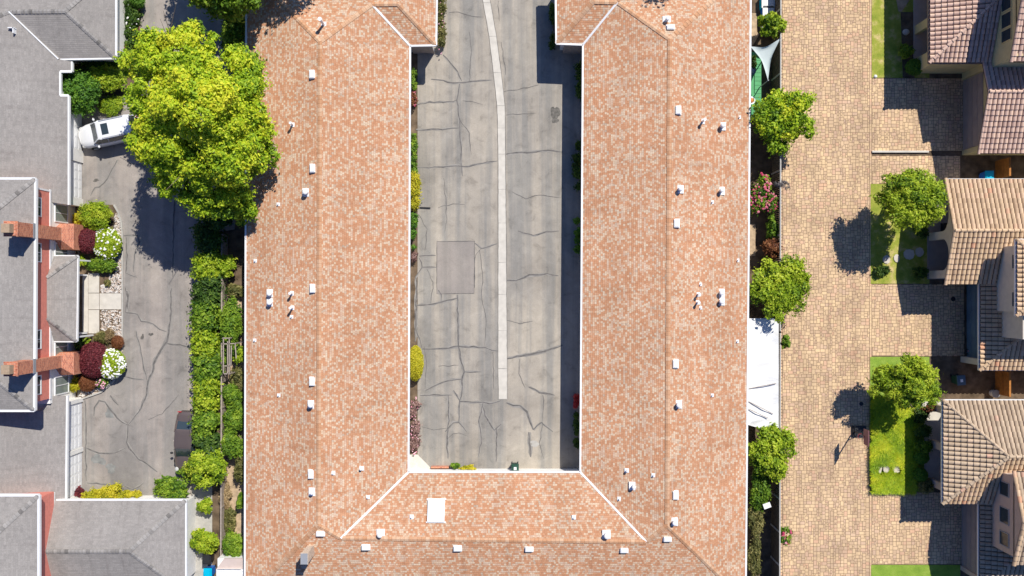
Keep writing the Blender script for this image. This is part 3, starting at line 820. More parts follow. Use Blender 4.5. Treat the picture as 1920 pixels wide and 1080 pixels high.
# ------------------------------------------------------------------ main shingle roofed building
def main_building():
    t = thing('apartment_building', 'U shaped single storey building with mottled terracotta shingle roof round the paved court', 'building', (0, -15, 0))
    E, Z, Zb, Zs = 2.9, 4.6, 3.8, 4.24
    V = dict(A=P(462, -64, E), SW=P(459, 1126, E), SE=P(1398, 1126, E), NE=P(1408, -64, E),
        R1N=P(600, 78, Z), R1S=P(597, 985, Z), R2N=P(1256, 73, Z), R2S=P(1251, 985, Z), Bl=P(639, 1009, Zs), Br=P(1212, 1016, Zs),
        IL=P(766, 885, E), IR=P(1088, 885, E), V1=P(769, 86, E), V2=P(1093, 84, E),
        b1=P(697, 8, Zb), b2=P(746, 7, Zb), S1=P(818, 85, E), N1=P(820, -66, E),
        b3=P(1158, 4, Zb), b4=P(1113, 3, Zb), S2=P(1043, 82, E), N2=P(1041, -66, E))
    def F(s): return [V[k] for k in s.split()]
    g = MB()
    faces = [('A SW R1S R1N', 'y'), ('A R1N b1 b2 N1', 'x'), ('R1N R1S Bl IL V1 b1', 'y'), ('b1 V1 S1 b2', 'x'), ('b2 S1 N1', 'y'), ('IL Bl Br IR', 'x'),
             ('R1S SW SE R2S Br Bl', 'x'), ('R2S SE NE R2N', 'y'), ('R2N NE N2 b4 b3', 'x'), ('R2N b3 V2 IR Br R2S', 'y'), ('b3 b4 S2 V2', 'x'), ('b4 N2 S2', 'y')]
    for s, ax in faces: g.fuv(F(s), ax)
    # thickness: a deck a little below
    roof = g.build('roof', M['shingle'], t, tri=True)
    g = MB()
    out = F('A SW SE NE N2 S2 V2 IR IL V1 S1 N1')
    n = len(out)
    for i in range(n):
        p, q = out[i], out[(i + 1) % n]
        z = Vector((0, 0, -0.2))
        g.face([p, q, q + z, p + z])
    g.face([p + Vector((0, 0, -0.2)) for p in out])
    g.build('fascia', M['white'], t, tri=True)
    g = MB()
    c = sum(out, Vector()) / n
    for i in range(n):
        p, q = out[i], out[(i + 1) % n]
        if p.y > 23 and q.y > 23: continue
        g.beam(p + Vector((0, 0, -0.03)), q + Vector((0, 0, -0.03)), 0.13, 0.13)
    g.build('gutter', M['white'], t)
    g = MB()
    wallp = inset([(p.x, p.y) for p in out], 0.45)
    g.prism(wallp, 0, 2.75); g.build('wall', M['offwhite'], t, tri=True)
    # ridge and hip caps (in a strip of cap shingles), valleys in white metal
    def cap(a, b, w, mb, mi=0, lift=0.03):
        a, b = V[a] if isinstance(a, str) else a, V[b] if isinstance(b, str) else b
        d = (b - a); L = d.length; d.normalize(); s = Vector((-d.y, d.x, 0)).normalized()
        up = Vector((0, 0, lift))
        k = max(1, int(L / 0.3))
        for i in range(k):
            p = a + d * (L * i / k); q = a + d * (L * (i + 1) / k)
            u0, u1 = i * 0.3, i * 0.3 + 0.3
            l0, l1 = Vector((0, 0, 0.0)), Vector((0, 0, 0.02))
            dn = Vector((0, 0, -w * 0.14))
            mb.face([p - s * w / 2 + dn + up + l0, q - s * w / 2 + dn + up + l1, q + up + l1, p + up + l0], mi, [(u0, 0), (u1, 0), (u1, .3), (u0, .3)])
            mb.face([p + up + l0, q + up + l1, q + s * w / 2 + dn + up + l1, p + s * w / 2 + dn + up + l0], mi, [(u0, .3), (u1, .3), (u1, .6), (u0, .6)])
    g = MB()
    for a, b in (('R1S', 'R1N'), ('A', 'R1N'), ('R1N', 'b1'), ('b2', 'b1'), ('S1', 'b2'), ('Bl', 'R1S'), ('Bl', 'Br'), ('Br', 'R2S'), ('SE', 'R2S'), ('SW', 'R1S'), ('R2S', 'R2N'), ('NE', 'R2N'), ('b3', 'R2N'), ('S2', 'b4'), ('b4', 'b3')):
        cap(a, b, 0.34, g)
    link_ = g.build('ridge_cap', M['capsh'], roof)
    for a, b in (('IL', 'Bl'), ('IR', 'Br'), ('V1', 'b1'), ('V2', 'b3')):
        g = MB(); p, q = V[a], V[b]
        g.beam(p + Vector((0, 0, 0.02)), q + Vector((0, 0, 0.02)), 0.15, 0.05)
        g.build('valley_flashing', M['white'], roof)
    # planes for placing things on the roof
    pl = {'W1': plane3(V['A'], V['SW'], V['R1S']), 'E1': plane3(V['R1N'], V['R1S'], V['IL']), 'N': plane3(V['IL'], V['Bl'], V['IR']), 'S': plane3(V['SW'], V['SE'], V['Br']),
          'W2': plane3(V['R2N'], V['R2S'], V['IR']), 'E2': plane3(V['R2N'], V['R2S'], V['SE']), 'H1': plane3(V['A'], V['R1N'], V['N1']), 'H2': plane3(V['NE'], V['R2N'], V['N2'])}
    # box vents
    for px, py, p, land in [(586, 140, 'W1', 0), (587, 316, 'W1', 0), (587, 541, 'W1', 0), (586, 715, 'W1', 0), (584, 889, 'W1', 0), (601, 1000, 'S', 1), (686, 1026, 'S', 1), (858, 1028, 'S', 1), (992, 1029, 'S', 1),
                            (1170, 1031, 'S', 1), (1251, 1010, 'S', 1), (1271, 207, 'E2', 0), (1268, 419, 'E2', 0), (1266, 682, 'E2', 0), (1266, 928, 'E2', 0), (1257, 52, 'H2', 1)]:
        c = hit(px, py, pl[p]); a, b = (0.27, 0.17) if land else (0.19, 0.29)
        g = MB()
        g.box(c.x - a - .05, c.x + a + .05, c.y - b - .05, c.y + b + .05, c.z - 0.1, c.z + 0.03)
        q = [(c.x - a, c.y - b), (c.x + a, c.y - b), (c.x + a, c.y + b), (c.x - a, c.y + b)]
        g.prism(q, c.z, c.z + 0.17); g.prism(inset(q, 0.05), c.z + 0.17, c.z + 0.20)
        g.build('box_vent', M['white'], roof)
    # round capped vents
    for px, py, p, r, h in [(575, 361, 'W1', .20, .34), (585, 758, 'W1', .19, .34), (508, 550, 'W1', .19, .32), (508, 567, 'W1', .19, .32), (587, 922, 'W1', .13, .3), (714, 1000, 'N', .20, .34), (1137, 1002, 'N', .22, .34),
                            (1263, 978, 'E2', .17, .34), (1271, 758, 'E2', .19, .34), (1187, 911, 'W2', .14, .34), (1351, 549, 'E2', .19, .34), (1351, 565, 'E2', .19, .34), (1351, 358, 'E2', .16, .4), (1274, 355, 'E2', .18, .38), (1353, 237, 'E2', .19, .42), (1250, 38, 'H2', .17, .35), (678, 878, 'E1', .10, .22), (1175, 882, 'W2', .09, .22)]:
        c = hit(px, py, pl[p]); g = MB()
        f = 0.30 if r > .12 else .16
        g.box(c.x - f, c.x + f, c.y - f, c.y + f, c.z - 0.12, c.z + 0.045)
        g.tube(c - Vector((0, 0, .1)), c + Vector((0, 0, h)), r * .8, r * .8, 12); g.tube(c + Vector((0, 0, h)), c + Vector((0, 0, h + .10)), r, r, 12); g.ball(c + Vector((0, 0, h + .10)), r, 12, 3, 0, (1, 1, .35), True)
        g.build('round_vent', M['white'], roof)
    # pipes
    for px, py, p, r, h in [(607, 46, 'H1', .10, 1.0), (549, 234, 'W1', .07, .5), (548, 550, 'W1', .07, .5), (549, 577, 'W1', .07, .55), (1317, 228, 'E2', .08, .6), (1308, 552, 'E2', .07, .5), (1307, 567, 'E2', .07, .5),
                            (522, 383, 'W1', .035, .2), (479, 489, 'W1', .035, .2), (478, 638, 'W1', .035, .2), (523, 741, 'W1', .035, .2), (547, 594, 'W1', .035, .2), (625, 887, 'E1', .05, .22), (690, 932, 'E1', .05, .22), (772, 969, 'N', .06, .2), (1076, 970, 'N', .06, .2),
                            (1161, 935, 'W2', .05, .22), (1225, 891, 'W2', .05, .22), (1386, 220, 'E2', .035, .25), (1335, 379, 'E2', .04, .25), (1383, 488, 'E2', .035, .25), (1313, 533, 'E2', .035, .25), (1382, 640, 'E2', .035, .25), (1335, 741, 'E2', .035, .25), (1313, 577, 'E2', .035, .25)]:
        c = hit(px, py, pl[p]); g = MB()
        f = r + .09
        g.box(c.x - f, c.x + f, c.y - f, c.y + f, c.z - 0.08, c.z + 0.035)
        g.tube(c - Vector((0, 0, .1)), c + Vector((0, 0, h)), r, r, 10)
        if h > .45: g.tube(c + Vector((0, 0, h)), c + Vector((0, 0, h + .14)), r * 1.5, r * 1.5, 10)
        g.build('vent_pipe', M['white'], roof)
    # skylight
    c = hit(818, 957, pl['N']); g = MB(); h = MB()
    s = pl['N']
    def onp(x, y, dz): return Vector((x, y, s[0] + s[1] * x + s[2] * y + dz))
    a, b = .62, .72
    for z0_, z1_, e, mb in ((-.05, .18, 0, g), (.18, .21, -.07, h)):
        q = [(c.x - a - e, c.y - b - e), (c.x + a + e, c.y - b - e), (c.x + a + e, c.y + b + e), (c.x - a - e, c.y + b + e)]
        tp = [onp(x, y, z1_) for x, y in q]; bt = [onp(x, y, z0_) for x, y in q]
        mb.face(tp)
        for i in range(4):
            j = (i + 1) % 4; mb.face([bt[i], bt[j], tp[j], tp[i]])
    q = [(c.x - a - .1, c.y + b), (c.x + a + .1, c.y + b), (c.x + a + .1, c.y + b + .1), (c.x - a - .1, c.y + b + .1)]
    g.face([onp(x, y, .06) for x, y in q]); q = [(x, y - 2 * b - .1) for x, y in q]; g.face([onp(x, y, .06) for x, y in q])
    sk = g.build('skylight', M['white'], roof)
    M['skyl'] = plain('white acrylic', (0.86, 0.87, 0.88), 0.3, 0.5, 0.02)
    h.build('skylight_dome', M['skyl'], roof)
    # chimney
    c = hit(588, 1031, pl['S']); g = MB(); z1 = c.z + 1.75
    g.box(c.x - .42, c.x + .04, c.y - .38, c.y + .36, c.z - .3, z1, 0)
    g.box(c.x - .46, c.x + .08, c.y - .42, c.y + .40, z1 - .10, z1, 0)
    ch = g.build('chimney', M['chimsiding'], roof)
    g = MB(); g.box(c.x - .43, c.x + .05, c.y - .39, c.y + .37, z1 - .02, z1 + .05); g.build('chimney_cap', M['grey_metal'], roof)
    # facade bits seen under the eave ends of the court
    for x0_, x1_ in ((P(772, 100, 1).x, P(812, 100, 1).x), (P(1056, 95, 1).x, P(1090, 95, 1).x)):
        y = P(0, 88, E).y + 0.45 - 0.0
        g = MB(); g.box(x0_, x1_, y - 0.05, y - 0.005, 0.05, 2.2); g.build('door', M['wood'], t)
    return pl, V
M['chimsiding'] = plain('pale weathered chimney boards', (0.58, 0.47, 0.36), 0.9, 0.15, 0.25, 6)
pl_main, V_main = main_building()

# ------------------------------------------------------------------ grey roofed townhouses on the left
def hippoly(g, faces):
    for pts, ax in faces: g.fuv(pts, ax)
def capline(g, a, b, w=0.32, lift=0.03):
    a, b = Vector(a), Vector(b)
    d = (b - a); L = d.length; d.normalize(); s = Vector((-d.y, d.x, 0)).normalized()
    k = max(1, int(L / 0.26)); up = Vector((0, 0, lift))
    for i in range(k):
        p = a + d * (L * i / k); q = a + d * (L * (i + 1) / k); u0, u1 = i * .26, i * .26 + .26
        dn = Vector((0, 0, -w * 0.13)); l1 = Vector((0, 0, .03))
        g.face([p - s * w / 2 + dn + up, q - s * w / 2 + dn + up + l1, q + up + l1, p + up], 0, [(u0, 0), (u1, 0), (u1, .3), (u0, .3)])
        g.face([p + up, q + up + l1, q + s * w / 2 + dn + up + l1, p + s * w / 2 + dn + up], 0, [(u0, .3), (u1, .3), (u1, .6), (u0, .6)])
def caps(parent, *lines, w=.32):
    for a, b in lines:
        g = MB(); capline(g, a, b, w); g.build('ridge_cap', M['greycap'], parent)
def edge(g, pts, w=0.16, h=0.2, dz=-0.09):
    for a, b in zip(pts[:-1], pts[1:]):
        g.beam(Vector(a) + Vector((0, 0, dz)), Vector(b) + Vector((0, 0, dz)), w, h)
def window_e(parent, x, y0, y1, z0, z1, bars=1, pm='glass'):
    """window on an east facing wall at x"""
    g = MB(); f = .08
    g.box(x, x + .06, y0 - f, y0, z0 - f, z1 + f); g.box(x, x + .06, y1, y1 + f, z0 - f, z1 + f)
    g.box(x, x + .06, y0, y1, z0 - f, z0); g.box(x, x + .06, y0, y1, z1, z1 + f)
    for i in range(bars):
        m = y0 + (y1 - y0) * (i + 1) / (bars + 1); g.box(x, x + .05, m - .025, m + .025, z0, z1)
    o = g.build('window', M['white'], parent)
    g = MB(); g.box(x + .004, x + .02, y0, y1, z0, z1); g.build('pane', M[pm], o)
def garage_door_e(parent, x, y0, y1, m, h=2.1, dirn=1):
    g = MB()
    for i in range(4):
        z0, z1 = .05 + i * (h - .05) / 4, .05 + (i + 1) * (h - .05) / 4 - .02
        a, b = (x, x + .05) if dirn > 0 else (x - .05, x)
        g.box(a, b, y0, y1, z0, z1)
        k = 4
        for j in range(k):
            ya = y0 + (y1 - y0) * (j + .12) / k; yb = y0 + (y1 - y0) * (j + .88) / k
            c, d = (x + .05, x + .065) if dirn > 0 else (x - .065, x - .05)
            g.box(c, d, ya, yb, z0 + .08, z1 - .08)
    return g.build('garage_door', m, parent)

def townhouse_upper():
    t = thing('townhouse', 'grey roofed townhouse with red clapboard upper wall and two brick chimneys', 'house', (-34, 0, 0))
    # lower roof, garage half to the north
    xe = P(128, 280, 2.7).x
    PN = (2.7 + 0.26 * xe, -0.26, 0.0)
    h = lambda a, b: hit(a, b, PN)
    g = MB()
    v1, v2 = h(17, 22), h(110, 111)
    rg = P(122, 21, 0); zr = v1.z
    apex = P(122, 21, zr); se = P(217, 109, 2.75); ne = P(217, -60, 2.75)
    pts = [h(134, 115), v2, v1, h(-160, 95), h(-160, 372), h(95, 379), h(128, 384), h(128, 179), h(112, 179), h(112, 134), h(134, 134)]
    g.fuv(pts, 'y')
    g.fuv([v1, v2, P(113, 110, 2.76), se, apex], 'x'); g.fuv([apex, se, ne], 'y'); g.fuv([v1, apex, ne, P(-160, -60, 2.75), h(-160, 95)], 'x')
    low = g.build('lower_roof', M['grey'], t, tri=True)
    g = MB()
    # lower roof, garage half to the south
    xs = P(124, 840, 2.7).x
    PS = (2.7 + 0.26 * xs, -0.26, 0.0); h2 = lambda a, b: hit(a, b, PS)
    g.fuv([h2(125, 742), h2(95, 742), h2(90, 757), h2(79, 770), h2(-160, 764), h2(-160, 940), h2(123, 940)], 'y')
    low2 = g.build('lower_roof', M['grey'], t, tri=True)
    g = MB(); edge(g, [h2(125, 742), h2(123, 940)]); g.build('gutter', M['white'], low2)
    g = MB()
    edge(g, [h(134, 115), h(134, 134), h(112, 134), h(112, 179), h(128, 179), h(128, 384)]); edge(g, [P(112, 111, 2.75), se, ne])
    g.beam(v2 + Vector((0, 0, .03)), v1 + Vector((0, 0, .03)), .09, .06)
    g.build('gutter', M['white'], low)
    caps(low, (se, apex), (ne, apex), (v1, apex), (h(-160, 95), v1))
    # a small roof vent
    c = h(21, 56); g = MB(); g.box(c.x - .1, c.x + .35, c.y + .05, c.y + .12, c.z - .1, c.z + .25); g.box(c.x + .25, c.x + .32, c.y - .3, c.y + .12, c.z - .1, c.z + .25); g.build('roof_vent', M['white'], low)
    # ground floor walls
    X = P(153, 400, 0).x
    g = MB()
    yA, yB = P(0, 186, 0).y, P(0, 388, 0).y
    g.box(-60, X, yB, yA, 0, 2.6)
    g.box(-50, P(134, 130, 0).x - .7, yA, P(217, 109, 2.75).y + .41, 0, 2.6); g.box(-42, P(217, 109, 2.75).x - .4, P(217, 109, 2.75).y + .4, ne.y - .4, 0, 2.65)
    yC, yD = P(0, 745, 0).y, P(0, 935, 0).y
    g.box(-60, X, yD, yC, 0, 2.6)
    Xw = -34.1
    g.box(-60, Xw, yC, yB, 0, 3.2)
    for a, b in ((192, 200), (284, 306), (374, 388)): g.box(X, X + .14, P(0, b).y, P(0, a).y, 0, 2.55)
    for a, b in ((746, 753), (838, 846), (922, 934)): g.box(X, X + .14, P(0, b).y, P(0, a).y, 0, 2.55)
    g.box(Xw, X, P(0, 388).y - .001, P(0, 384).y, 0, 2.6)
    g.build('wall', M['offwhite'], t)
    for a, b in ((201, 283), (307, 373), (754, 837), (847, 921)): garage_door_e(t, X, P(0, b).y, P(0, a).y, M['white'])
    # upper floor
    zu = 5.6
    ne2, se2 = P(66, 335, zu), P(64, 770, zu)
    g = MB(); g.box(-60, Xw, se2.y + .5, ne2.y - .5, 3.2, 5.55); g.build('upper_wall', M['redsiding'], t)
    g = MB(); g.box(Xw, Xw + .05, se2.y + .45, ne2.y - .45, 3.12, 3.28); g.box(Xw, Xw + .04, ne2.y - .62, ne2.y - .5, 3.28, 5.5); g.build('trim_band', M['white'], t)
    hs = (ne2.y - se2.y) / 2; zr = zu + hs * .3; ap = Vector((ne2.x - hs, (ne2.y + se2.y) / 2, zr))
    w = Vector((-62, 0, 0)); 
    g = MB(); g.fuv([ne2, ap, se2], 'y'); g.fuv([ne2, Vector((-62, ne2.y, zu)), Vector((-62, ap.y, zr)), ap], 'x'); g.fuv([se2, ap, Vector((-62, ap.y, zr)), Vector((-62, se2.y, zu))], 'x')
    up = g.build('upper_roof', M['grey'], t)
    g = MB(); edge(g, [Vector((-62, ne2.y, zu)), ne2, se2, Vector((-62, se2.y, zu))], .18, .22)
    g.face([Vector((-62, ne2.y, zu - .15)), ne2 - Vector((0, 0, .15)), se2 - Vector((0, 0, .15)), Vector((-62, se2.y, zu - .15))])
    g.build('gutter', M['white'], up)
    caps(up, (ne2, ap), (se2, ap))
    for py in (387, 473, 637, 723):
        y = P(0, py, 4.9).y; window_e(t, Xw, y - .62, y + .62, 4.35, 5.25)
    for py, z0 in ((400, 1.1), (473, 1.1), (650, 1.1), (722, 1.0)):
        y = P(0, py, 1.9).y; window_e(t, Xw, y - .62, y + .62, z0, 2.6, 1, 'blind')
    # porch roof
    zp = 2.75
    a, b = P(145, 480, zp), P(143, 640, zp); xw = Xw + .02; zt = zp + (a.x - xw) * .5
    c, d = Vector((xw, P(0, 520, zt).y, zt)), Vector((xw, P(0, 597, zt).y, zt))
    a0, b0 = Vector((xw, a.y, zp)), Vector((xw, b.y, zp))
    g = MB(); g.fuv([a, c, d, b], 'y'); g.fuv([a, a0, c], 'x'); g.fuv([b, d, b0], 'x')
    pr = g.build('porch_roof', M['grey'], t)
    g = MB(); edge(g, [a0, a, b, b0], .14, .18); g.build('gutter', M['white'], pr)
    caps(pr, (a, c), (b, d), w=.26)
    for q in (a, b):
        g = MB(); g.box(q.x - .35, q.x - .23, q.y + (-.35 if q is a else .23), q.y + (-.23 if q is a else .35), 0, 2.6); g.build('porch_post', M['white'], t)
    for py in (516, 624):
        g = MB(); g.box(P(148, 0).x, P(165, 0).x, P(0, py).y - .06, P(0, py).y + .06, 0, .95); g.build('porch_rail', M['white'], t)
    # chimneys
    for yl, yu in (((2.9, 4.85), (3.55, 4.5)), ((-6.55, -4.85), (-5.95, -5.05))):
        g = MB()
        g.box(Xw, -33.05, yl[0], yl[1], 0, 2.0)
        # sloping shoulders
        A = [(-33.05, yl[0], 2.0), (-33.05, yl[1], 2.0), (Xw, yl[1], 2.0), (Xw, yl[0], 2.0)]
        B = [(-33.62, yu[0], 2.6), (-33.62, yu[1], 2.6), (Xw, yu[1], 2.6), (Xw, yu[0], 2.6)]
        for i in range(4):
            j = (i + 1) % 4; g.face([A[i], A[j], B[j], B[i]], 0, [(A[i][1], A[i][0]), (A[j][1], A[j][0]), (B[j][1], B[j][0] - .5), (B[i][1], B[i][0] - .5)])
        g.box(Xw - .35, -33.62, yu[0], yu[1], 2.55, 7.7)
        g.box(Xw - .41, -33.56, yu[0] - .05, yu[1] + .05, 7.5, 7.62)
        ch = g.build('chimney', M['brick'], t)
        g = MB(); m = (yu[0] + yu[1]) / 2; g.box(Xw - .22, -33.75, m - .3, m + .3, 7.7, 8.15); g.build('flue_cap', M['chimtop'], ch)
        g = MB(); zf = zu + .0; g.box(-33.78, -33.60, yu[0] - .06, yu[1] + .06, zu - .02, zu + .28); g.build('flashing', M['grey_metal'], ch)
townhouse_upper()

def townhouse_lower():
    t = thing('townhouse', 'grey roofed townhouse at the bottom left with hipped roof beside the white wall', 'house', (-30, -19, 0))
    zu = 5.6; c = P(72, 929, zu); s = 40
    far = [Vector((-62, c.y, zu)), c, Vector((c.x, -36, zu)), Vector((-62, -36, zu))]
    hs = (c.y + 36) / 2; zr = zu + hs * .3; ap = Vector((c.x - hs, c.y - hs, zr))
    g = MB(); g.fuv([far[1], Vector((-62, c.y, zu)), Vector((-62, ap.y, zr)), ap], 'x'); g.fuv([far[1], ap, far[2]], 'y'); g.fuv([far[2], ap, Vector((-62, ap.y, zr)), far[3]], 'x')
    up = g.build('upper_roof', M['grey'], t)
    g = MB(); edge(g, far[:3], .18, .22); g.face([p - Vector((0, 0, .15)) for p in far]); g.build('gutter', M['white'], up)
    g = MB(); capline(g, far[1], ap); g.build('ridge_cap', M['greycap'], up)
    Xw = c.x - .5
    g = MB(); g.box(-62, Xw, -35.5, c.y - .5, 3.0, 5.55); g.build('upper_wall', M['redsiding'], t)
    g = MB(); g.box(-62, Xw, -35.5, c.y - .5, 0, 3.0)
    ne = P(348, 938, 2.9); zt = 4.0; y2 = 2 * P(0, 1034, zt).y - ne.y
    g.box(Xw, ne.x - .45, y2 + .45, ne.y - .45, 0, 2.75); g.build('wall', M['offwhite'], t)
    ap = P(242, 1033, zt); ap.y = (ne.y + y2) / 2; wt = Vector((Xw, ap.y, zt)); nw = Vector((Xw, ne.y, 2.9)); sw = Vector((Xw, y2, 2.9)); se = Vector((ne.x, y2, 2.9))
    g = MB(); g.fuv([ne, nw, wt, ap], 'x'); g.fuv([ne, ap, se], 'y'); g.fuv([se, ap, wt, sw], 'x')
    lo = g.build('lower_roof', M['grey'], t)
    g = MB(); edge(g, [nw + Vector((.1, 0, 0)), ne, se], .16, .2); g.face([p - Vector((0, 0, .14)) for p in (nw, ne, se, sw)]); g.build('gutter', M['white'], lo)
    caps(lo, (wt, ap), (ne, ap), (se, ap))
    g = MB(); g.box(-62, Xw - .02, c.y - .5, c.y - .44, 3, 5.4) ; g.build('trim_band', M['redsiding'], t)
townhouse_lower()
# low white wall beside it
g = MB(); g.prism(poly((352, 968), (362, 968), (362, 1150), (352, 1150)), 0, .9); tag(g.build('garden_wall', M['offwhite']), 'low white garden wall beside the bottom left hipped roof', 'wall')

# ------------------------------------------------------------------ tile roofed houses on the right
def tile_plane(g, pts, tw=0.335, ex=0.40, seed=0):
    """real S tiles over a convex polygon pts (counter-clockwise from above) -> faces appended to g; returns tints"""
    rnd = random.Random(seed)
    pts = [Vector(p) for p in pts]
    n = (pts[1] - pts[0]).cross(pts[2] - pts[0]).normalized()
    if n.z < 0: n = -n
    u = Vector((0, 0, 1)).cross(n).normalized(); v = n.cross(u).normalized()
    if v.z < 0: v = -v; u = -u
    o = pts[0]
    us = [(p - o).dot(u) for p in pts]; vs = [(p - o).dot(v) for p in pts]
    u0, u1, v0, v1 = min(us), max(us), min(vs), max(vs)
    bm = bmesh.new(); tl = bm.faces.layers.float.new('tint')
    prof = [(0, 0.0), (.13, .004), (.20, .05), (.36, .095), (.56, .11), (.76, .095), (.93, .05), (1.0, 0.0)]
    nc = int((u1 - u0) / tw) + 2; nr = int((v1 - v0) / ex) + 2
    for j in range(nr):
        for i in range(nc):
            t = rnd.random()
            ua, va = u0 + i * tw, v0 + j * ex
            jit = rnd.uniform(-.006, .006)
            lo, hi, fr = [], [], []
            for s, h in prof:
                b = o + u * (ua + s * tw)
                lo.append(bm.verts.new(b + v * (va - .015 + jit) + n * (h + .065)))
                hi.append(bm.verts.new(b + v * (va + ex + .01) + n * (h + .0)))
                fr.append(bm.verts.new(b + v * (va - .015 + jit) + n * (h * .6 - .01)))
            for k in range(len(prof) - 1):
                f = bm.faces.new((lo[k], lo[k + 1], hi[k + 1], hi[k])); f[tl] = t; f.material_index = 1 if k == 0 else 0; f.smooth = True
                f = bm.faces.new((fr[k], fr[k + 1], lo[k + 1], lo[k])); f[tl] = t; f.material_index = 1
    N_ = len(pts)
    A = sum(pts[i].x * pts[(i + 1) % N_].y - pts[(i + 1) % N_].x * pts[i].y for i in range(N_))
    if A < 0: pts = pts[::-1]
    for i in range(N_):
        p, q = pts[i], pts[(i + 1) % N_]
        d = q - p; no = Vector((d.y, -d.x, 0)).normalized()   # outward
        bmesh.ops.bisect_plane(bm, geom=bm.verts[:] + bm.edges[:] + bm.faces[:], plane_co=p, plane_no=no, clear_outer=True)
    tints = []
    for f in bm.faces:
        g.face([v_.co.copy() for v_ in f.verts], f.material_index); tints.append(f[tl])
    bm.free()
    # board under the tiles
    dn = Vector((0, 0, -.02)); dn2 = Vector((0, 0, -.16))
    b0 = len(g.f)
    g.face([p + dn for p in pts], 1); g.face([p + dn2 for p in reversed(pts)], 1)
    for i in range(N_):
        p, q = pts[i], pts[(i + 1) % N_]; g.face([p + dn2, q + dn2, q + dn, p + dn], 1)
    tints += [0.5] * (len(g.f) - b0)
    return tints
def tile_roof(name, planes, mat, parent, seed=0):
    g = MB(); tt = []
    for i, p in enumerate(planes): tt += tile_plane(g, p, seed=seed * 31 + i)
    o = g.build(name, [mat, M['tiledark']], parent)
    tint_attr(o.data, tt)
    o.data.polygons.foreach_set('use_smooth', [mi == 0 for mi in g.mi])
    return o
def tile_cap(name, lines, mat, parent, r=0.13, L=0.40):
    g = MB(); tt = []
    for a, b in lines:
        a, b = Vector(a), Vector(b); d = b - a; n = max(1, int(d.length / L)); d.normalize()
        s = Vector((-d.y, d.x, 0)).normalized(); up = s.cross(d) * -1
        if up.z < 0: up = -up
        step = (b - a).length / n
        for i in range(n):
            p = a + d * (i * step - .02); q = a + d * ((i + 1) * step + .02); b0 = len(g.f)
            pr, qr = [], []
            for k in range(7):
                th = math.pi * k / 6
                w = s * math.cos(th) + up * math.sin(th)
                pr.append(p + w * r + up * .06); qr.append(q + w * r * .82 + up * .03)
            for k in range(6): g.face([pr[k], qr[k], qr[k + 1], pr[k + 1]])
            g.face(pr, 1)
            tt += [random.random()] * (len(g.f) - b0)
    o = g.build(name, [mat, M['tiledark']], parent); tint_attr(o.data, tt)
    return o
def window_w(parent, x, y0, y1, z0, z1, m='white'):
    g = MB(); f = .06
    g.box(x - .05, x, y0 - f, y0, z0 - f, z1 + f); g.box(x - .05, x, y1, y1 + f, z0 - f, z1 + f)
    g.box(x - .05, x, y0, y1, z0 - f, z0); g.box(x - .05, x, y0, y1, z1, z1 + f)
    o = g.build('window', M[m], parent)
    g = MB(); g.box(x - .02, x - .004, y0, y1, z0, z1); g.build('pane', M['glass'], o)

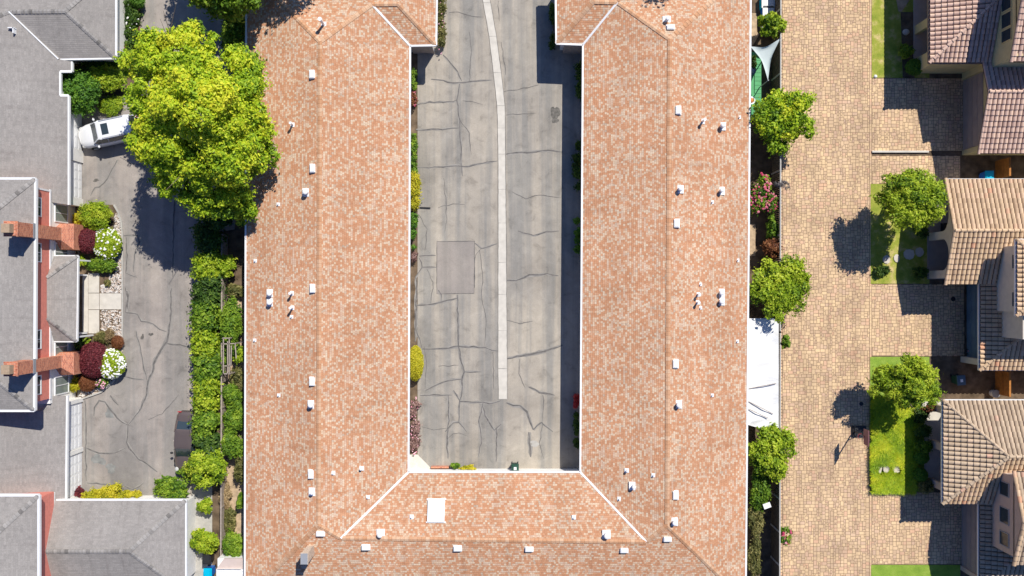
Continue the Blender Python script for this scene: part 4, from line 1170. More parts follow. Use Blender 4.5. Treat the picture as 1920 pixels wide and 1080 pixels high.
FAR = 52
def house_a():
    t = thing('tile_roof_house', 'pale yellow house at the top right under pink clay tiles', 'house', (36, 18, 0))
    # porch roof (hip corner)
    ze = 3.5; k = P(1742, 118, ze); x0, y0 = k.x, k.y
    s = .30
    far = 26.0 - y0
    top = min(5.5, ze + .30 * 5.2); d = (top - ze) / s
    A = Vector((x0, y0, ze)); B = Vector((x0 + d, y0 + d, top)); C = Vector((x0, y0 + 12, ze)); D = Vector((x0 + d, y0 + 12, top)); E = Vector((P(1842, 118, ze).x, y0, ze)); E2 = Vector((x0 + d, y0, ze))
    pr = tile_roof('porch_roof', [[A, B, D, C], [A, E, Vector((E.x, y0 + (E.x - x0), ze + s * (E.x - x0))) if E.x - x0 < d else B]], M['tileA'], t, 1)
    # south slope behind the garage roof
    xx = 35.1
    tile_roof('porch_roof_side', [[E, Vector((xx, y0, ze)), Vector((xx, y0 + min(d, xx - x0), ze + s * min(d, xx - x0))), Vector((E.x, y0 + (E.x - x0), ze + s * (E.x - x0)))]] if E.x - x0 < d else [], M['tileA'], t, 2)
    tile_cap('hip_tiles', [(A, B)], M['tileA'], pr)
    g = MB(); edge(g, [C, A, E], .1, .16, -.08); g.build('gutter', M['brown'], pr)
    # piers and walls of the porch
    X = P(1713, 0, 0).x
    g = MB()
    for a, b in ((50, 66), (112, 138), (-30, -14)): g.box(X, X + .32, P(0, b).y, P(0, a).y, 0, 3.3)
    g.box(X + 1.6, 35.3, P(0, 138).y, 28, 0, 3.3)
    g.box(X + .32, X + 1.6, P(0, 138).y, P(0, 132).y, 0, 3.3)
    g.box(X, X + .3, P(0, 138).y + .01, 28, 2.8, 3.3)
    g.build('porch_wall', M['yellow'], t)
    g = MB(); g.box(X - .05, X + 1.6, P(0, 136).y, 28, 0, .14); g.build('porch_floor', M['pinkst'], t)
    # garage, gable to the west
    zg, zr = 2.9, 4.15
    ys, yr = P(0, 288, zg).y, P(0, 172, zr).y; yn = 2 * yr - ys
    xg = P(1834, 288, zg).x
    a, b, c = Vector((xg, ys, zg)), Vector((xg, yr, zr)), Vector((xg, yn, zg))
    E_ = lambda p: Vector((FAR, p.y, p.z))
    gr = tile_roof('garage_roof', [[a, E_(a), E_(b), b], [b, E_(b), E_(c), c]], M['tileA'], t, 3)
    tile_cap('ridge_tiles', [(b, E_(b))], M['tileA'], gr); tile_cap('rake_tiles', [(a, b), (c, b)], M['tileA'], gr, .10)
    Xg = P(1806, 0, 0).x
    g = MB(); w = [(Xg, ys + .4), (FAR, ys + .4), (FAR, yn - .4), (Xg, yn - .4)]
    g.box(Xg, FAR, ys + .4, yn - .4, 0, 2.9)
    g.face([(Xg, ys + .4, 2.9), (Xg, yn - .4, 2.9), (Xg, yr, zr - .18)])
    g.box(Xg - .10, Xg, ys + .4, ys + .75, 0, 2.75); g.box(Xg - .10, Xg, P(0, 150, 0).y, P(0, 140, 0).y + .3, 0, 2.75)
    g.build('garage_wall', M['yellow'], t)
    garage_door_e(t, Xg, ys + .8, P(0, 152, 0).y, M['garage'], 2.5, -1)
    # upper floor
    Xu, ysu = 35.15, P(1862, 128, 3.4).y
    g = MB(); g.box(Xu, FAR, ysu, 30, 2.9, 6.3); g.build('upper_wall', M['yellow'], t)
    for (a_, b_) in ((-4, 20), (26, 52), (57, 78)):
        y1, y0_ = P(0, a_, 5.1).y, P(0, b_, 5.1).y; window_w(t, Xu, y0_, y1, 4.75, 5.75, 'yellow')
    zu = 6.1; e = P(1895, 116, zu); y2 = e.y + 5; zt = zu + 5 * .3
    a, b = Vector((e.x, e.y, zu)), Vector((e.x, y2, zt)); c = Vector((e.x, y2 + 5, zu))
    ur = tile_roof('upper_roof', [[a, E_(a), E_(b), b], [b, E_(b), E_(c), c]], M['tileA'], t, 4)
    tile_cap('rake_tiles', [(a, b), (c, b)], M['tileA'], ur, .12)
    g = MB(); g.face([(Xu, ysu, 6.2), (Xu, 2 * y2 - ysu, 6.2), (Xu, y2, zt - .15)]); g.build('gable_wall', M['yellow'], t)
    g = MB()
    q = [Vector((e.x + 1.1, e.y + 1.0, zu + .3 + .14)), Vector((e.x + 5, e.y + 1.0, zu + .3 + .14)), Vector((e.x + 5, e.y + 4.4, zt - .18 + .14)), Vector((e.x + 1.1, e.y + 4.4, zt - .18 + .14))]
    g.face(q)
    for i in range(4): g.beam(q[i], q[(i + 1) % 4], .06, .08, 1)
    g.build('solar_panel', [M['glass'], M['grey_metal']], ur)
    # downspout
    g = MB(); p = P(1783, 135, 0); g.beam(Vector((p.x + .9, p.y + .35, 3.2)), Vector((p.x + .9, p.y + .35, .2)), .08, .08); g.build('downspout', M['brown'], t)

def house_b():
    t = thing('tile_roof_house', 'cream house in the middle right with long straight tan tile gable roof', 'house', (36, 2, 0))
    ze, zr = 3.2, 4.35
    X0 = 31.97; yr = P(0, 432, zr).y; hs = 3.88
    E_ = lambda p: Vector((FAR, p.y, p.z))
    xm = 36.0
    a, b, c = Vector((X0, yr - hs, ze)), Vector((X0, yr, zr)), Vector((X0, yr + hs, ze))
    M_ = lambda p: Vector((xm + 1.5, p.y, p.z))
    r = tile_roof('porch_roof', [[a, M_(a), M_(b), b], [b, E_(b), E_(c), c]], M['tileB'], t, 5)
    tile_cap('ridge_tiles', [(b, M_(b))], M['tileB'], r, .14); tile_cap('rake_tiles', [(a, b), (c, b)], M['tileB'], r, .12)
    g = MB(); edge(g, [c, Vector((38, c.y, c.z))], .08, .12, -.05); g.build('gutter', M['white'], r)
    X = P(1740, 0, 0).x
    ys, yn = yr - hs + .45, yr + hs - .45
    g = MB()
    for y in (ys, ys + 2.95, yn - .6): g.box(X, X + .30, y, y + .6, 0, 3.2)
    # arched heads between the piers
    for y0_, y1_ in ((ys + .6, ys + 2.95), (ys + 3.55, yn - .6)):
        m = (y0_ + y1_) / 2; hw = (y1_ - y0_) / 2
        pr = [(y0_ + hw - hw * math.cos(math.pi * i / 10), 2.0 + .75 * math.sin(math.pi * i / 10)) for i in range(11)]
        for (ya, za), (yb, zb) in zip(pr[:-1], pr[1:]):
            g.face([(X, ya, za), (X, yb, zb), (X, yb, 3.2), (X, ya, 3.2)][::-1]); g.face([(X, ya, za), (X + .3, ya, za), (X + .3, yb, zb), (X, yb, zb)][::-1])
    g.face([(X, ys, 3.2), (X, yn, 3.2), (X, yr, zr - .12)])
    g.box(X + 1.7, FAR, ys, yn, 0, 3.15); g.box(X + .3, X + 1.7, ys, ys + .25, 0, 3.1)
    g.build('wall', M['cream'], t)
    g = MB(); g.box(X - .1, X + 1.7, ys - .05, yn, 0, .14); g.build('porch_floor', M['garage'], t)
    g = MB(); g.box(X + .9, X + 1.4, ys + 3.3, ys + 4.3, .14, .6); g.build('porch_bench', M['black'], t)
    # garage wing
    zg = 2.9; k = P(1836, 694, zg); d = 4.2; s = .3
    yN = P(0, 528, zg).y + 2
    A = Vector((k.x, k.y, zg)); B = Vector((k.x, yN, zg)); C = Vector((k.x + d, k.y + d, zg + d * s)); D = Vector((k.x + d, yN, zg + d * s)); Ea = Vector((FAR, k.y, zg)); Ec = Vector((FAR, k.y + d, zg + d * s))
    gr = tile_roof('garage_roof', [[A, C, D, B], [A, Ea, Ec, C]], M['tileB'], t, 6)
    tile_cap('hip_tiles', [(A, C)], M['tileB'], gr)
    g = MB(); edge(g, [B, A, Ea], .08, .14, -.07); g.build('gutter', M['white'], gr)
    Xg = P(1801, 0, 0).x; y0_ = P(0, 679, 0).y
    g = MB(); g.box(Xg + .5, FAR, y0_, ys, 0, 2.85); g.box(Xg, Xg + .5, y0_, y0_ + .45, 0, 2.8); g.box(Xg, Xg + .5, ys - .35, ys - .002, 0, 2.8)
    g.build('garage_wall', M['cream'], t)
    garage_door_e(t, Xg + .5, y0_ + .45, ys - .35, M['gshadedoor'], 2.4, -1)
    # upper floor
    Xu = 35.75; zu = 5.9
    yA, yB = P(0, 449, 5.9).y, P(0, 585, 5.3).y
    g = MB(); g.box(Xu, FAR, yB, yA - .4, 3.0, 5.85); g.box(P(1907, 610, 5).x, FAR, P(0, 634, 4.4).y, yB, 3.0, 5.6); g.build('upper_wall', M['cream'], t)
    window_w(t, Xu, P(0, 503, 5.0).y, P(0, 478, 5.0).y, 5.0, 5.7, 'cream'); window_w(t, Xu, P(0, 574, 5.0).y, P(0, 548, 5.0).y, 5.0, 5.7, 'cream')
    e0, e1 = P(1905, 449, zu), P(1905, 592, zu)
    dd = (e0.y - e1.y) / 2
    a, b, c = Vector((e0.x, e0.y, zu)), Vector((e0.x, e1.y, zu)), Vector((e0.x + dd, (e0.y + e1.y) / 2, zu + dd * .3))
    a2, b2, c2 = Vector((FAR, a.y, zu)), Vector((FAR, b.y, zu)), Vector((FAR, c.y, c.z))
    ur = tile_roof('upper_roof', [[a, b, c], [a, a2, c2, c], [b, b2, c2, c]], M['tileB'], t, 7)
    tile_cap('hip_tiles', [(a, c), (b, c)], M['tileB'], ur)
    g = MB(); edge(g, [a2, a, b, b2], .09, .15, -.08); g.build('gutter', M['white'], ur)

def house_c():
    t = thing('tile_roof_house', 'beige pink house at the bottom right with hipped brown tile porch roof', 'house', (36, -16, 0))
    ze = 3.2; nw, sw = P(1767, 750, ze), P(1767, 944, ze); hs = (nw.y - sw.y) / 2; s = .42
    ap = Vector((nw.x + hs, (nw.y + sw.y) / 2, ze + hs * s))
    F_ = lambda p: Vector((FAR, p.y, p.z))
    r = tile_roof('porch_roof', [[nw, sw, ap], [nw, ap, F_(ap), F_(nw)]], M['tileC'], t, 8)
    xm = 37.0
    tile_roof('porch_roof_side', [[sw, Vector((xm, sw.y, ze)), Vector((xm, ap.y, ap.z)), ap]], M['tileB'], t, 9)
    tile_cap('hip_tiles', [(nw, ap), (sw, ap), (ap, Vector((xm, ap.y, ap.z)))], M['tileC'], r)
    g = MB(); edge(g, [Vector((38.5, nw.y, ze)), nw, sw, Vector((35, sw.y, ze))], .09, .14, -.07); g.build('gutter', M['white'], r)
    X = P(1738, 0, 0).x
    ys, yn = sw.y + .6, nw.y - .6
    g = MB()
    for y in (ys, ys + 3.0, yn - .6): g.box(X, X + .32, y, y + .55, 0, 3.1)
    g.box(X + 1.7, FAR, ys, yn, 0, 3.15)
    g.box(X, X + .3, ys + .01, yn - .01, 2.7, 3.1); g.box(X + .3, X + 1.7, ys, ys + .25, 0, 3.1)
    g.build('wall', M['pinkst'], t)
    g = MB(); g.box(X - .25, X + 1.7, ys - .05, yn, 0, .14); g.box(X - .5, X, yn - 1.6, yn - .1, 0, .12); g.build('porch_floor', M['concrete'], t)
    zg = 2.9; k = P(1835, 1100, zg); x = P(1835, 0, zg).x; d = 4.2
    yN = sw.y + 1.5; A, B = Vector((x, k.y, zg)), Vector((x, yN, zg)); C, D = Vector((x + d, k.y + d * 0 + d, zg + d * .3)), Vector((x + d, yN, zg + d * .3))
    gr = tile_roof('garage_roof', [[A, C, D, B], [A, Vector((FAR, A.y, zg)), Vector((FAR, C.y, C.z)), C]], M['tileC'], t, 10)
    g = MB(); edge(g, [B, A], .08, .14, -.07); g.build('gutter', M['white'], gr)
    Xg = P(1800, 0, 0).x; y0_ = P(0, 1068, 0).y
    g = MB(); g.box(Xg + .15, FAR, y0_, ys, 0, 2.85); g.box(Xg, Xg + .15, y0_, y0_ + .35, 0, 2.8); g.box(Xg, Xg + .15, ys - .3, ys - .002, 0, 2.8)
    g.build('garage_wall', M['pinkst'], t)
    garage_door_e(t, Xg + .15, y0_ + .35, ys - .3, M['garage'], 2.45, -1)
    Xu = P(1869, 970, 3.7).x; yB, yA = P(0, 1030, 4.0).y, P(0, 893, 5.4).y
    g = MB(); g.box(Xu, FAR, yB, yA, 2.9, 5.6)
    ym = (yA + yB) / 2
    zu = 5.5; rk = P(1900, 1058, zu); e0 = Vector((rk.x, rk.y, zu)); yt = P(1900, 884, zu).y
    ym = (rk.y + yt) / 2; zt = zu + (yt - ym) * .32
    g.face([(Xu, rk.y + .3, 5.5), (Xu, yt - .3, 5.5), (Xu, ym, zt - .15)])
    g.build('upper_wall', M['pinkst'], t)
    for a_, b_ in ((905, 929), (953, 981), (999, 1023)):
        window_w(t, Xu, P(0, b_, 4.6).y, P(0, a_, 4.6).y, 4.1, 5.0, 'grey_metal')
    a, b, c = e0, Vector((rk.x, ym, zt)), Vector((rk.x, yt, zu))
    ur = tile_roof('upper_roof', [[a, F_(a), F_(b), b], [b, F_(b), F_(c), c]], M['tileC'], t, 11)
    tile_cap('rake_tiles', [(a, b), (c, b)], M['tileB'], ur, .15)
house_a(); house_b(); house_c()

# ------------------------------------------------------------------ cars
def car(name, label, L, W, H, paint, loc, rot, suv=True):
    t = thing(name, label, 'car', loc); t.rotation_euler = (0, 0, rot)
    base = Vector(loc)
    g = MB()
    # sections along x (front = +x): x, half width, z belt, z low
    S = [(-.5, .66, .80), (-.485, .80, .90), (-.44, .93, .96), (-.30, .99, .98), (0, 1.0, .97), (.22, .99, .95), (.34, .95, .88), (.43, .86, .76), (.475, .72, .66), (.5, .50, .58)]
    if not suv: S = [(-.5, .62, .70), (-.48, .78, .80), (-.43, .92, .86), (-.30, .985, .88), (0, 1.0, .86), (.22, .99, .84), (.34, .95, .78), (.43, .86, .68), (.475, .70, .60), (.5, .48, .54)]
    zs = 1.0 if not suv else 1.08
    rings = []
    for x, w, zb in S:
        x *= L; hw = w * W / 2; zb *= zs; zl = .22 if abs(x) < .46 * L else .32
        c = []
        for y, z in ((-hw * .90, zl), (-hw, zl + .14), (-hw, zb * .62), (-hw * .97, zb * .86), (-hw * .86, zb * .985), (-hw * .5, zb * 1.03), (0, zb * 1.045)):
            c.append((y, z))
        c += [(-y, z) for y, z in reversed(c[:-1])]
        rings.append([base + Vector((x, y, z)) for y, z in c])
    n = len(rings[0])
    for a, b in zip(rings[:-1], rings[1:]):
        for i in range(n - 1): g.face([a[i], a[i + 1], b[i + 1], b[i]])
        g.face([a[n - 1], a[0], b[0], b[n - 1]])
    g.face(rings[0]); g.face(rings[-1][::-1])
    body = g.build('body', paint, t, smooth=True, weld=True)
    # cabin: lower and upper outlines
    if suv: lo = [(-.475, .80), (-.40, .91), (.0, .93), (.17, .90), (.245, .78)]; hi = [(-.445, .68), (-.37, .77), (-.05, .79), (.06, .78), (.105, .69)]
    else: lo = [(-.36, .76), (-.30, .90), (.0, .93), (.15, .90), (.235, .76)]; hi = [(-.235, .62), (-.19, .72), (-.05, .75), (.03, .74), (.075, .64)]
    zb = (.99 if suv else .86) * zs; zt = H
    def outline(o, z, dz=0.0):
        r = [base + Vector((x * L, -w * W / 2, z)) for x, w in o]; r += [base + Vector((x * L, w * W / 2, z)) for x, w in reversed(o)]
        return r
    lo_, hi_ = outline(lo, zb - .04), outline(hi, zt - .06)
    g = MB(); m = len(lo_)
    for i in range(m):
        j = (i + 1) % m; g.face([lo_[i], lo_[j], hi_[j], hi_[i]])
    g.build('windows', M['glass'], t, smooth=False)
    # roof panel, domed
    g = MB(); rr = [hi_]; 
    for k, z in ((.93, .045), (.78, .065), (.5, .08)):
        cx = sum((p.x for p in hi_)) / m
        rr.append([Vector((cx + (p.x - cx) * k, base.y + (p.y - base.y) * k, zt - .06 + z)) for p in hi_])
    for a, b in zip(rr[:-1], rr[1:]):
        for i in range(m):
            j = (i + 1) % m; g.face([a[i], a[j], b[j], b[i]])
    g.face(rr[-1])
    # pillars
    for i in (0, 1, 2, 4, 5, 7, 8, 9):
        g.beam(lo_[i] + Vector((0, 0, .0)), hi_[i] + Vector((0, 0, .01)), .075 if i not in (2, 7) else .05, .05)
    rf = g.build('roof', paint, t, smooth=True)
    if suv:
        g = MB(); g.box(base.x - .09 * L, base.x + .02 * L, base.y - .42, base.y + .42, zt - .01, zt + .03); g.build('sunroof', M['glass'], rf)
        for s in (-1, 1):
            g = MB(); g.beam(base + Vector((-.36 * L, s * .36 * W, zt + .05)), base + Vector((.03 * L, s * .36 * W, zt + .05)), .04, .04)
            g.build('roof_rail', M['grey_metal'], rf)
    for s in (-1, 1):
        g = MB(); g.ball(base + Vector((.17 * L, s * (W / 2 + .11), zb + .02)), .13, 8, 5, 0, (.7, 1, .7)); g.build('mirror', paint if suv else M['black'], t, smooth=True)
        g = MB(); g.ball(base + Vector((.435 * L, s * W * .36, .66)), .17, 8, 5, 0, (1.3, .9, .5)); g.build('headlight', M['hl'], t, smooth=True)
        for x in (-.31, .30):
            g = MB(); c = base + Vector((x * L, s * (W / 2 - .10), .33)); g.tube(c - Vector((0, .11, 0)), c + Vector((0, .11, 0)), .33, .33, 20)
            w = g.build('wheel', M['rubber'], t)
            g = MB(); g.tube(c + Vector((0, s * .08, 0)), c + Vector((0, s * .13, 0)), .2, .2, 14); g.build('rim', M['grey_metal'], w)
    for s in (-1, 1):
        g = MB(); g.box(base.x - .497 * L, base.x - .485 * L, base.y + s * W * .32 - .14, base.y + s * W * .32 + .14, .72, .88); g.build('tail_light', M['red'], t)
    return t
M['hl'] = mat_paint('headlight glass', (0.55, 0.55, 0.52), 0.0, 0.1)
c = P(214, 251, 0.02); car('parked_car', 'white sport utility car with dark sunroof half under the big tree', 4.75, 1.9, 1.68, M['carwhite'], (c.x, c.y, .02), math.pi - R(-12))
c = P(357, 826, 0.02); car('parked_car', 'brown sedan parked along the clipped hedge, nose in the bushes', 4.8, 1.83, 1.42, M['carbrown'], (c.x, c.y, .02), R(-90) - R(2.5), False)

# ------------------------------------------------------------------ fences and yard things
def fence(name, label, pts, h, mat, w=0.05, post=2.4, rail=None):
    a0 = Vector((*pts[0][:2], 0)); t = thing(name, label, 'fence', tuple(a0))
    for a, b in zip(pts[:-1], pts[1:]):
        a, b = Vector((a[0], a[1], 0)), Vector((b[0], b[1], 0)); d = b - a; L = d.length; d.normalize()
        g = MB(); n = int(L / .15); s = Vector((-d.y, d.x, 0))
        for i in range(n):
            p = a + d * (L * (i + .04) / n); q = a + d * (L * (i + .94) / n)
            hh = h + random.uniform(-.015, .015); o = s * (w / 4 * random.uniform(-.4, .4))
            g.beam(p + o + Vector((0, 0, hh / 2)), q + o + Vector((0, 0, hh / 2)), w * .5, hh)
        g.build('board_panel', mat, t)
        g = MB(); g.beam(a + Vector((0, 0, h + .03)), b + Vector((0, 0, h + .03)), w * 2.0, .04); g.build('top_rail', rail or mat, t)
        k = max(1, int(L / post))
        for i in range(k + 1):
            p = a + d * (L * i / k); g = MB(); g.box(p.x - .06 - s.x * .0, p.x + .06, p.y - .06, p.y + .06, 0, h + .06); g.build('post', rail or mat, t)
    return t
fx = P(1448, 0, 0).x
fence('board_fence', 'long dark wooden fence between the right yard strip and the paved road', [(fx, 26), (fx - .05, P(0, 620, 0).y), (fx - .1, -26)], 1.85, M['dwood'], rail=M['kerb'])
lx = P(413, 0, 1.2).x
fence('board_fence', 'weathered wooden fence between the clipped hedge and the back yard plants', [(lx + .1, P(0, 440, 1.2).y), (lx + .1, P(0, 640, 1.2).y), (lx, -27)], 1.15, M['wood'])
# orange gates
for lab, (a, b, c_) in (('orange stained wooden gate between the yellow and the cream house', (P(1893, 330, 1.7), P(1893, 295, 1.7), 0)), ('orange stained wooden gate between the cream and the beige pink house', (P(1893, 744, 1.7), P(1893, 698, 1.7), 0))):
    t = thing('wooden_gate', lab, 'gate', (a.x, a.y, 0))
    g = MB(); n = 14
    for i in range(n):
        y0_, y1_ = a.y + (b.y - a.y) * i / n, a.y + (b.y - a.y) * (i + .92) / n
        g.box(a.x - .02, a.x + .02, y0_, y1_, .05, 1.7)
    g.build('board_panel', M['owood'], t)
    g = MB(); g.box(a.x - .07, a.x + .07, a.y, b.y, 1.7, 1.76); g.box(a.x - .07, a.x - .02, a.y, b.y, .9, 1.0); g.build('rail', M['owood'], t)
# trellis
t = thing('trellis', 'pale wooden trellis frame standing above the back yard plants', 'trellis', tuple(P(425, 668, 0)))
g = MB(); z = 2.0
for a, b in (((419, 634), (419, 700)), ((427, 640), (427, 702)), ((430, 634), (430, 702)), ((417, 634), (431, 634)), ((421, 686), (434, 686)), ((421, 701), (430, 701)), ((417, 645), (441, 644)), ((434, 648), (433, 686)), ((441, 644), (443, 672))):
    g.beam(P(*a, z), P(*b, z), .07, .05)
g.build('frame', M['wood'], t)
for a in ((419, 634), (430, 634), (421, 701), (430, 701), (441, 644)):
    p = P(*a, z); g = MB(); g.box(p.x - .04, p.x + .04, p.y - .04, p.y + .04, 0, 2.0); g.build('post', M['wood'], t)

def wheelie(label, px, py, body, lid, rot=0, h=1.0, w=.58, d=.68, sticker=False, z=1.0, group=None):
    c = P(px, py, z); t = thing('wheeled_bin', label, 'bin', (c.x, c.y, 0), group); t.rotation_euler = (0, 0, rot)
    g = MB(); A = [(-w / 2 * .85, -d / 2 * .8), (w / 2 * .85, -d / 2 * .8), (w / 2 * .85, d / 2 * .8), (-w / 2 * .85, d / 2 * .8)]; B = [(-w / 2, -d / 2), (w / 2, -d / 2), (w / 2, d / 2), (-w / 2, d / 2)]
    A = [Vector((c.x + x, c.y + y, .06)) for x, y in A]; B = [Vector((c.x + x, c.y + y, h - .08)) for x, y in B]
    for i in range(4): g.face([A[i], A[(i + 1) % 4], B[(i + 1) % 4], B[i]])
    g.face(A[::-1]); g.build('body', M[body], t)
    g = MB(); q = [(c.x - w / 2 - .03, c.y - d / 2 - .05), (c.x + w / 2 + .03, c.y - d / 2 - .05), (c.x + w / 2 + .03, c.y + d / 2 + .03), (c.x - w / 2 - .03, c.y + d / 2 + .03)]
    g.prism(q, h - .08, h - .02); g.prism(inset(q, .07), h - .02, h + .02)
    l = g.build('lid', M[lid], t)
    if sticker:
        g = MB(); g.box(c.x - .1, c.x + .1, c.y - .14, c.y + .08, h + .02, h + .025); g.build('sticker', M['white'], l)
    g = MB(); g.tube((c.x - w / 2, c.y + d / 2 + .07, h - .1), (c.x + w / 2, c.y + d / 2 + .07, h - .1), .018, .018, 6); g.build('handle', M['black'], t)
    for s in (-1, 1):
        g = MB(); g.tube((c.x + s * w * .42, c.y + d * .42, .1), (c.x + s * w * .5, c.y + d * .42, .1), .1, .1, 12); g.build('wheel', M['black'], t)
wheelie('slate blue bin with a white sticker standing on bare soil', 1803, 713, 'dgreen', 'slate', R(5), sticker=True)
wheelie('blue bin beside the orange gate at the tile roof eave', 1856, 329, 'blue', 'cyan')
wheelie('black bin under the shrub by the side path', 387, 1049, 'black', 'black')
wheelie('bright cyan lidded bin at the bottom edge of the side path', 389, 1075, 'blue', 'cyan', z=1)
wheelie('green bin with white lid patch against the court eave', 966, 878, 'dgreen', 'dgreen', 0, .95, .5, .55, True)
# bucket
c = P(1866, 738, .4); t = thing('bucket', 'white round tub beside the lower orange gate', 'tub', (c.x, c.y, 0)); g = MB(); g.tube((c.x, c.y, 0), (c.x, c.y, .5), .24, .3, 16); g.build('body', M['white'], t); g = MB(); g.tube((c.x, c.y, .5), (c.x, c.y, .54), .32, .3, 16); g.build('lid', M['grey_metal'], t)
# child's ride on by the cream house garage
c = P(1822, 655, .3); t = thing('toy_tricycle', 'pink and white toy tricycle by the cream house garage', 'toy', (c.x, c.y, 0))
g = MB(); g.beam((c.x - .25, c.y - .2, .3), (c.x + .2, c.y + .1, .32), .2, .08); g.beam((c.x - .1, c.y + .15, .34), (c.x + .25, c.y + .2, .36), .22, .05); g.build('frame', M['pink'], t)
g = MB(); g.tube((c.x + .2, c.y - .15, .5), (c.x + .2, c.y + .45, .55), .025, .025, 6); g.tube((c.x + .2, c.y + .15, .3), (c.x + .2, c.y + .15, .55), .03, .03, 6); g.build('handlebar', M['white'], t)
for x, y in ((-.3, -.35), (-.3, 0.0), (.22, .12)):
    g = MB(); g.tube((c.x + x, c.y + y - .03, .14), (c.x + x, c.y + y + .03, .14), .14, .14, 12); g.build('wheel', M['black'], t)
# shed
c0, c1 = P(407, 1048, 1.9), P(455, 1110, 1.9)
t = thing('garden_shed', 'white and pale pink garden shed roof beside the shingle eave', 'shed', (c0.x, c1.y, 0))
g = MB(); g.box(c0.x, c1.x, c1.y, c0.y, 0, 1.8); g.build('wall', M['offwhite'], t)
g = MB(); m = (c0.x + c1.x) / 2
ys_ = c0.y - .75
g.face([(c0.x - .05, ys_, 1.8), (c1.x + .05, ys_, 1.8), (c1.x - .1, ys_ + .05, 2.1), (c0.x + .1, ys_ + .05, 2.1)], 0)
g.prism([(c0.x - .05, c1.y), (c1.x + .05, c1.y), (c1.x + .05, ys_), (c0.x - .05, ys_)], 1.8, 1.92, 0)
for i in range(5):
    y = ys_ - .12 - i * .3; g.box(c0.x, c1.x, y - .03, y + .03, 1.92, 1.96, 0)
g.prism([(c0.x - .05, ys_), (c1.x + .05, ys_), (c1.x + .05, c0.y + .05), (c0.x + .55, c0.y + .05)], 1.8, 1.94, 1)
M['pinkroof'] = plain('pale pink roof panel', (0.55, 0.45, 0.40), 0.7, 0.3, 0.05)
g.build('roof', [M['white'], M['pinkroof']], t)

# shade sail
def sail():
    A, B, C_ = P(1407, 87, 2.7), P(1463, 72, 2.7), P(1440, 151, 2.4)
    t = thing('shade_sail', 'triangular pale grey shade sail over the right yard strip', 'shade sail', (A.x, C_.y, 0))
    cen = (A + B + C_) / 3; n = 10; g = MB()
    def pt(i, j):
        a, b = i / n, j / n; c = max(0.0, 1 - a - b)
        p = A * a + B * b + C_ * c
        e = min(a, b, c); edgep = max(0, 1 - e * 6) * 4 * max(a * b if c == e else 0, b * c if a == e else 0, a * c if b == e else 0)
        q = p.lerp(cen, .34 * edgep); q.z -= .25 * (27 * a * b * c) ** .5 * .6
        return q
    for i in range(n):
        for j in range(n - i):
            g.face([pt(i, j), pt(i + 1, j), pt(i, j + 1)])
            if i + j < n - 1: g.face([pt(i + 1, j), pt(i + 1, j + 1), pt(i, j + 1)])
    g.build('cloth', M['sail'], t, smooth=True, weld=True)
    for p in (B, C_):
        g = MB(); g.tube((p.x, p.y, 0), (p.x, p.y, p.z + .1), .04, .04, 8); g.build('post', M['grey_metal'], t)
    g = MB(); g.tube(A, A + Vector((-.3, 0, .05)), .015, .015, 5); g.build('rope', M['grey_metal'], t)
sail()
# white canopy
def canopy():
    z = 2.3; t = thing('canopy', 'large white cloth canopy stretched between the eave and the fence', 'canopy', tuple(P(1430, 700, 0)))
    nx_, ny_ = 14, 36; g = MB(); k = MB()
    def pt(i, j):
        a, b = i / nx_, j / ny_
        px = 1400.5 + (1460 - 1400.5) * a; py = 597 + (802 - 597) * b + (4 * math.sin(a * math.pi) if j == ny_ else 0) - 6 * (1 - a) * (b > .97)
        zz = z - .10 * math.sin(a * math.pi) + .028 * math.sin(b * 34 + a * 3) + .03 * math.sin(b * 13 - a * 6) + .14 * max(0, (b - .72)) * math.sin(b * 60 + a * 9) - .1 * (b - .5) ** 2
        return P(px, py, zz)
    for i in range(nx_):
        for j in range(ny_): g.face([pt(i, j + 1), pt(i + 1, j + 1), pt(i + 1, j), pt(i, j)])
    g.build('cloth', M['canvas'], t, smooth=True, weld=True)
    for a in ((1459, 600), (1459, 700), (1459, 799)):
        p = P(*a, z); g = MB(); g.tube((p.x, p.y, 0), (p.x, p.y, z), .035, .035, 8); g.build('post', M['white'], t)
    g = MB()
    for (x0_, y0_), (x1_, y1_) in (((1402, 729), (1455, 719)), ((1402, 752), (1450, 776)), ((1402, 766), (1440, 784))):
        g.beam(P(x0_, y0_, z + .05), P(x1_, y1_, z + .05), .05, .04)
    g.build('batten', M['wood'], t)
canopy()
# green timber deck frame in the strip
t = thing('green_deck', 'green painted timber deck and ramp beside the right eave', 'deck', tuple(P(1415, 160, 0)))
g = MB(); z = .5
n = 16
ya, yb = 98, 222
for i in range(n):
    y0_ = ya + (yb - ya) * i / n; y1_ = ya + (yb - ya) * (i + .93) / n
    xl = 1409 + (6 if i > 3 and i < 10 else 0)
    g.prism(poly((xl, y0_), (1427, y0_), (1427, y1_), (xl, y1_), z=z), z - .05, z)
g.build('board_panel', M['gdeck'], t)
g = MB(); g.prism(poly((1408, 97), (1427.5, 97), (1427.5, 223), (1408, 223), z=z - .06), 0, z - .07); g.build('frame', M['gdeck'], t)
